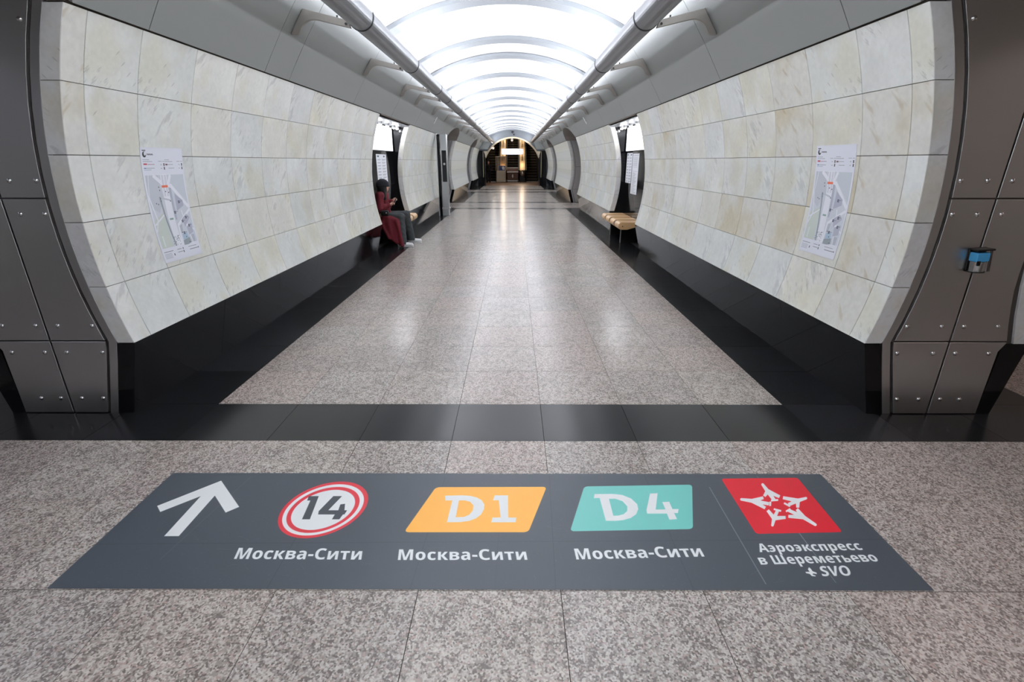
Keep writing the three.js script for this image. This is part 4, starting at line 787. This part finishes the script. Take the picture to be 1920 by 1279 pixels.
{
  const t = thing('staff_booth', 'glass and steel staff booth with blue and white picture at the escalators', 'booth', [-0.98, 0, -44.6]);
  part('base_panel', new RoundedBoxGeometry(0.86, 0.95, 0.8, 2, 0.06), std({ color: 0xa39685, metalness: 0.5, roughness: 0.4 }), t, 0, 0.475, 0);
  const gm = new THREE.MeshPhysicalMaterial({ color: 0xcbbfae, transmission: 0.85, roughness: 0.12, thickness: 0 });
  for (const x of [-0.42, 0.42]) part('glass_side', box(0.01, 1.1, 0.76, x, 1.5, 0), gm, t); part('glass_front', box(0.84, 1.1, 0.01, 0, 1.5, 0.38), gm, t);
  for (const x of [-0.42, -0.25, 0.42]) part('frame_post', box(0.035, 1.15, 0.035, x, 1.5, 0.385), std({ color: 0xb9aa96, metalness: 0.6, roughness: 0.4 }), t);
  part('roof', box(0.92, 0.05, 0.84, 0, 2.08, 0), std({ color: 0xb9aa96, metalness: 0.6, roughness: 0.4 }), t);
  part('picture', new THREE.PlaneGeometry(0.5, 0.36), printed(128, 96, (c) => { c.fillStyle = '#3a5fae'; c.fillRect(0, 0, 128, 96); c.fillStyle = '#e6ecf6'; c.beginPath(); c.arc(84, 40, 30, 0, 7); c.fill(); c.fillStyle = '#1f2f66'; c.fillRect(20, 44, 36, 40); c.fillStyle = '#dfe6f2'; c.fillRect(66, 60, 50, 20); }), t, 0.12, 1.15, 0.41);
}
{
  const t = thing('barrier_board', 'reddish brown lattice barrier board with pale diamond before middle escalator', 'barrier', [0.02, 0, -44.9]);
  part('lattice_panel', box(0.92, 0.6, 0.04, 0, 0.5, 0), std({ color: 0x6a4a40, roughness: 0.6 }), t);
  for (let i = 0; i < 7; i++) part('lattice_bar', box(0.015, 0.6, 0.02, -0.42 + i * 0.14, 0.5, 0.03), bronzeDark, t); for (let j = 0; j < 4; j++) part('lattice_bar', box(0.92, 0.015, 0.02, 0, 0.26 + j * 0.16, 0.03), bronzeDark, t);
  part('diamond', new THREE.OctahedronGeometry(0.16).scale(0.5, 1.1, 0.2), std({ color: 0xd9d4cc, roughness: 0.5 }), t, 0, 0.5, 0.05);
  part('top_panel', box(0.98, 0.3, 0.06, 0, 1.0, 0), std({ color: 0x9b7f78, roughness: 0.5 }), t); part('top_rail', box(1.0, 0.05, 0.08, 0, 1.18, 0), std({ color: 0xe2dccf, metalness: 0.6, roughness: 0.3 }), t); part('middle_rail', box(1.0, 0.05, 0.08, 0, 0.83, 0), std({ color: 0xd8d2c8, metalness: 0.6, roughness: 0.3 }), t); part('foot_rail', box(1.0, 0.05, 0.1, 0, 0.13, 0), std({ color: 0xd8d2c8, metalness: 0.6, roughness: 0.3 }), t);
  for (const x of [-0.46, 0.46]) part('foot', box(0.06, 0.14, 0.3, x, 0.07, 0), blackMetal, t);
}
{ // standing figure far away
  const bx = -2.0, bd = 43.5, Q = (x, y, d) => [bx + x, y, -(bd + d)];
  const t = thing('person', 'standing person in black clothes by the escalator arch', 'person', [0, 0, 0]);
  const bodyF = (p) => {
    let d = smin(cap(p, Q(0, 0.95, 0), Q(0, 1.32, 0), 0.13, 0.15), cap(p, Q(-0.17, 1.38, 0), Q(0.17, 1.38, 0), 0.06, 0.06), 0.08);
    for (const s of [-1, 1]) { d = smin(d, cap(p, Q(s * 0.09, 0.92, 0), Q(s * 0.1, 0.5, 0), 0.09, 0.065), 0.05); d = smin(d, cap(p, Q(s * 0.1, 0.5, 0), Q(s * 0.11, 0.09, 0), 0.062, 0.045), 0.03); d = smin(d, cap(p, Q(s * 0.11, 0.05, 0), Q(s * 0.13, 0.045, -0.15), 0.045, 0.04), 0.03); d = smin(d, cap(p, Q(s * 0.2, 1.36, 0), Q(s * 0.25, 1.08, -0.02), 0.055, 0.045), 0.04); d = smin(d, cap(p, Q(s * 0.25, 1.08, -0.02), Q(s * 0.08, 1.02, -0.18), 0.045, 0.038), 0.03); }
    d = smin(d, cap(p, Q(0, 1.4, 0), Q(0, 1.5, -0.01), 0.05, 0.05), 0.03); return smin(d, ell(p, Q(0, 1.6, -0.02), [0.078, 0.115, 0.095]), 0.02);
  };
  part('body', sdfGeometry(bodyF, [bx - 0.35, 0, -bd - 0.25], [bx + 0.35, 1.75, -bd + 0.25], 0.02), skin, t);
  part('clothes', sdfGeometry((p) => Math.max(bodyF(p) - 0.018, p[1] - 1.46, 0.03 - p[1]), [bx - 0.38, 0.0, -bd - 0.28], [bx + 0.38, 1.5, -bd + 0.28], 0.02), blackCloth, t);
  part('hair', sdfGeometry((p) => Math.max(ell(p, Q(0, 1.615, 0.005), [0.09, 0.12, 0.1]), -(p[1] - 1.6) * 0.8 - (-(p[2] + bd)) * 0.9), [bx - 0.12, 1.45, -bd - 0.15], [bx + 0.12, 1.76, -bd + 0.15], 0.015), hairMat, t);
}

// ---------------------------------------------------------------- platform tunnels beyond the pylons, and the hall end behind the photographer
for (const s of [-1, 1]) {
  const w = structure('wall_' + (s < 0 ? 'left' : 'right'), 'plain outer wall of the platform tunnel ' + (s < 0 ? 'behind the seated person' : 'behind the empty bench'));
  part('outer_wall', boxTo(s * 7.5, s * 7.65, -0.2, 4.1, -7, 38.5), marbleMats[5], w);
  part('platform_ceiling', boxTo(s * 3.9, s * 7.65, 3.8, 3.95, -7, 38.5), whitePaint, w);
  for (const d of [-7, 38.4]) part('end_wall', boxTo(s * 3.3, s * 7.65, -0.2, 4.1, d - 0.1, d), whitePaint, w);
  const l = thing('platform_lamp', 'long ceiling lamp of the platform ' + (s < 0 ? 'behind the seated person\'s wall' : 'behind the empty bench\'s wall'), 'lamp', [s * 5.6, 3.75, 12 * -1]);
  part('glowing_panel', box(0.5, 0.02, 34, 0, 0.012, 0), glow(0xf3f4ff, 1), l); part('frame', box(0.56, 0.03, 34.1, 0, 0.035, 0), whitePaint, l);
}
{
  const w = structure('wall_front', 'plain end wall of the hall behind the photographer');
  part('end_wall', boxTo(-3.5, 3.5, -0.2, 4.2, -7.1, -6.9), marbleMats[3], w);
}

renderer.render(scene, camera);
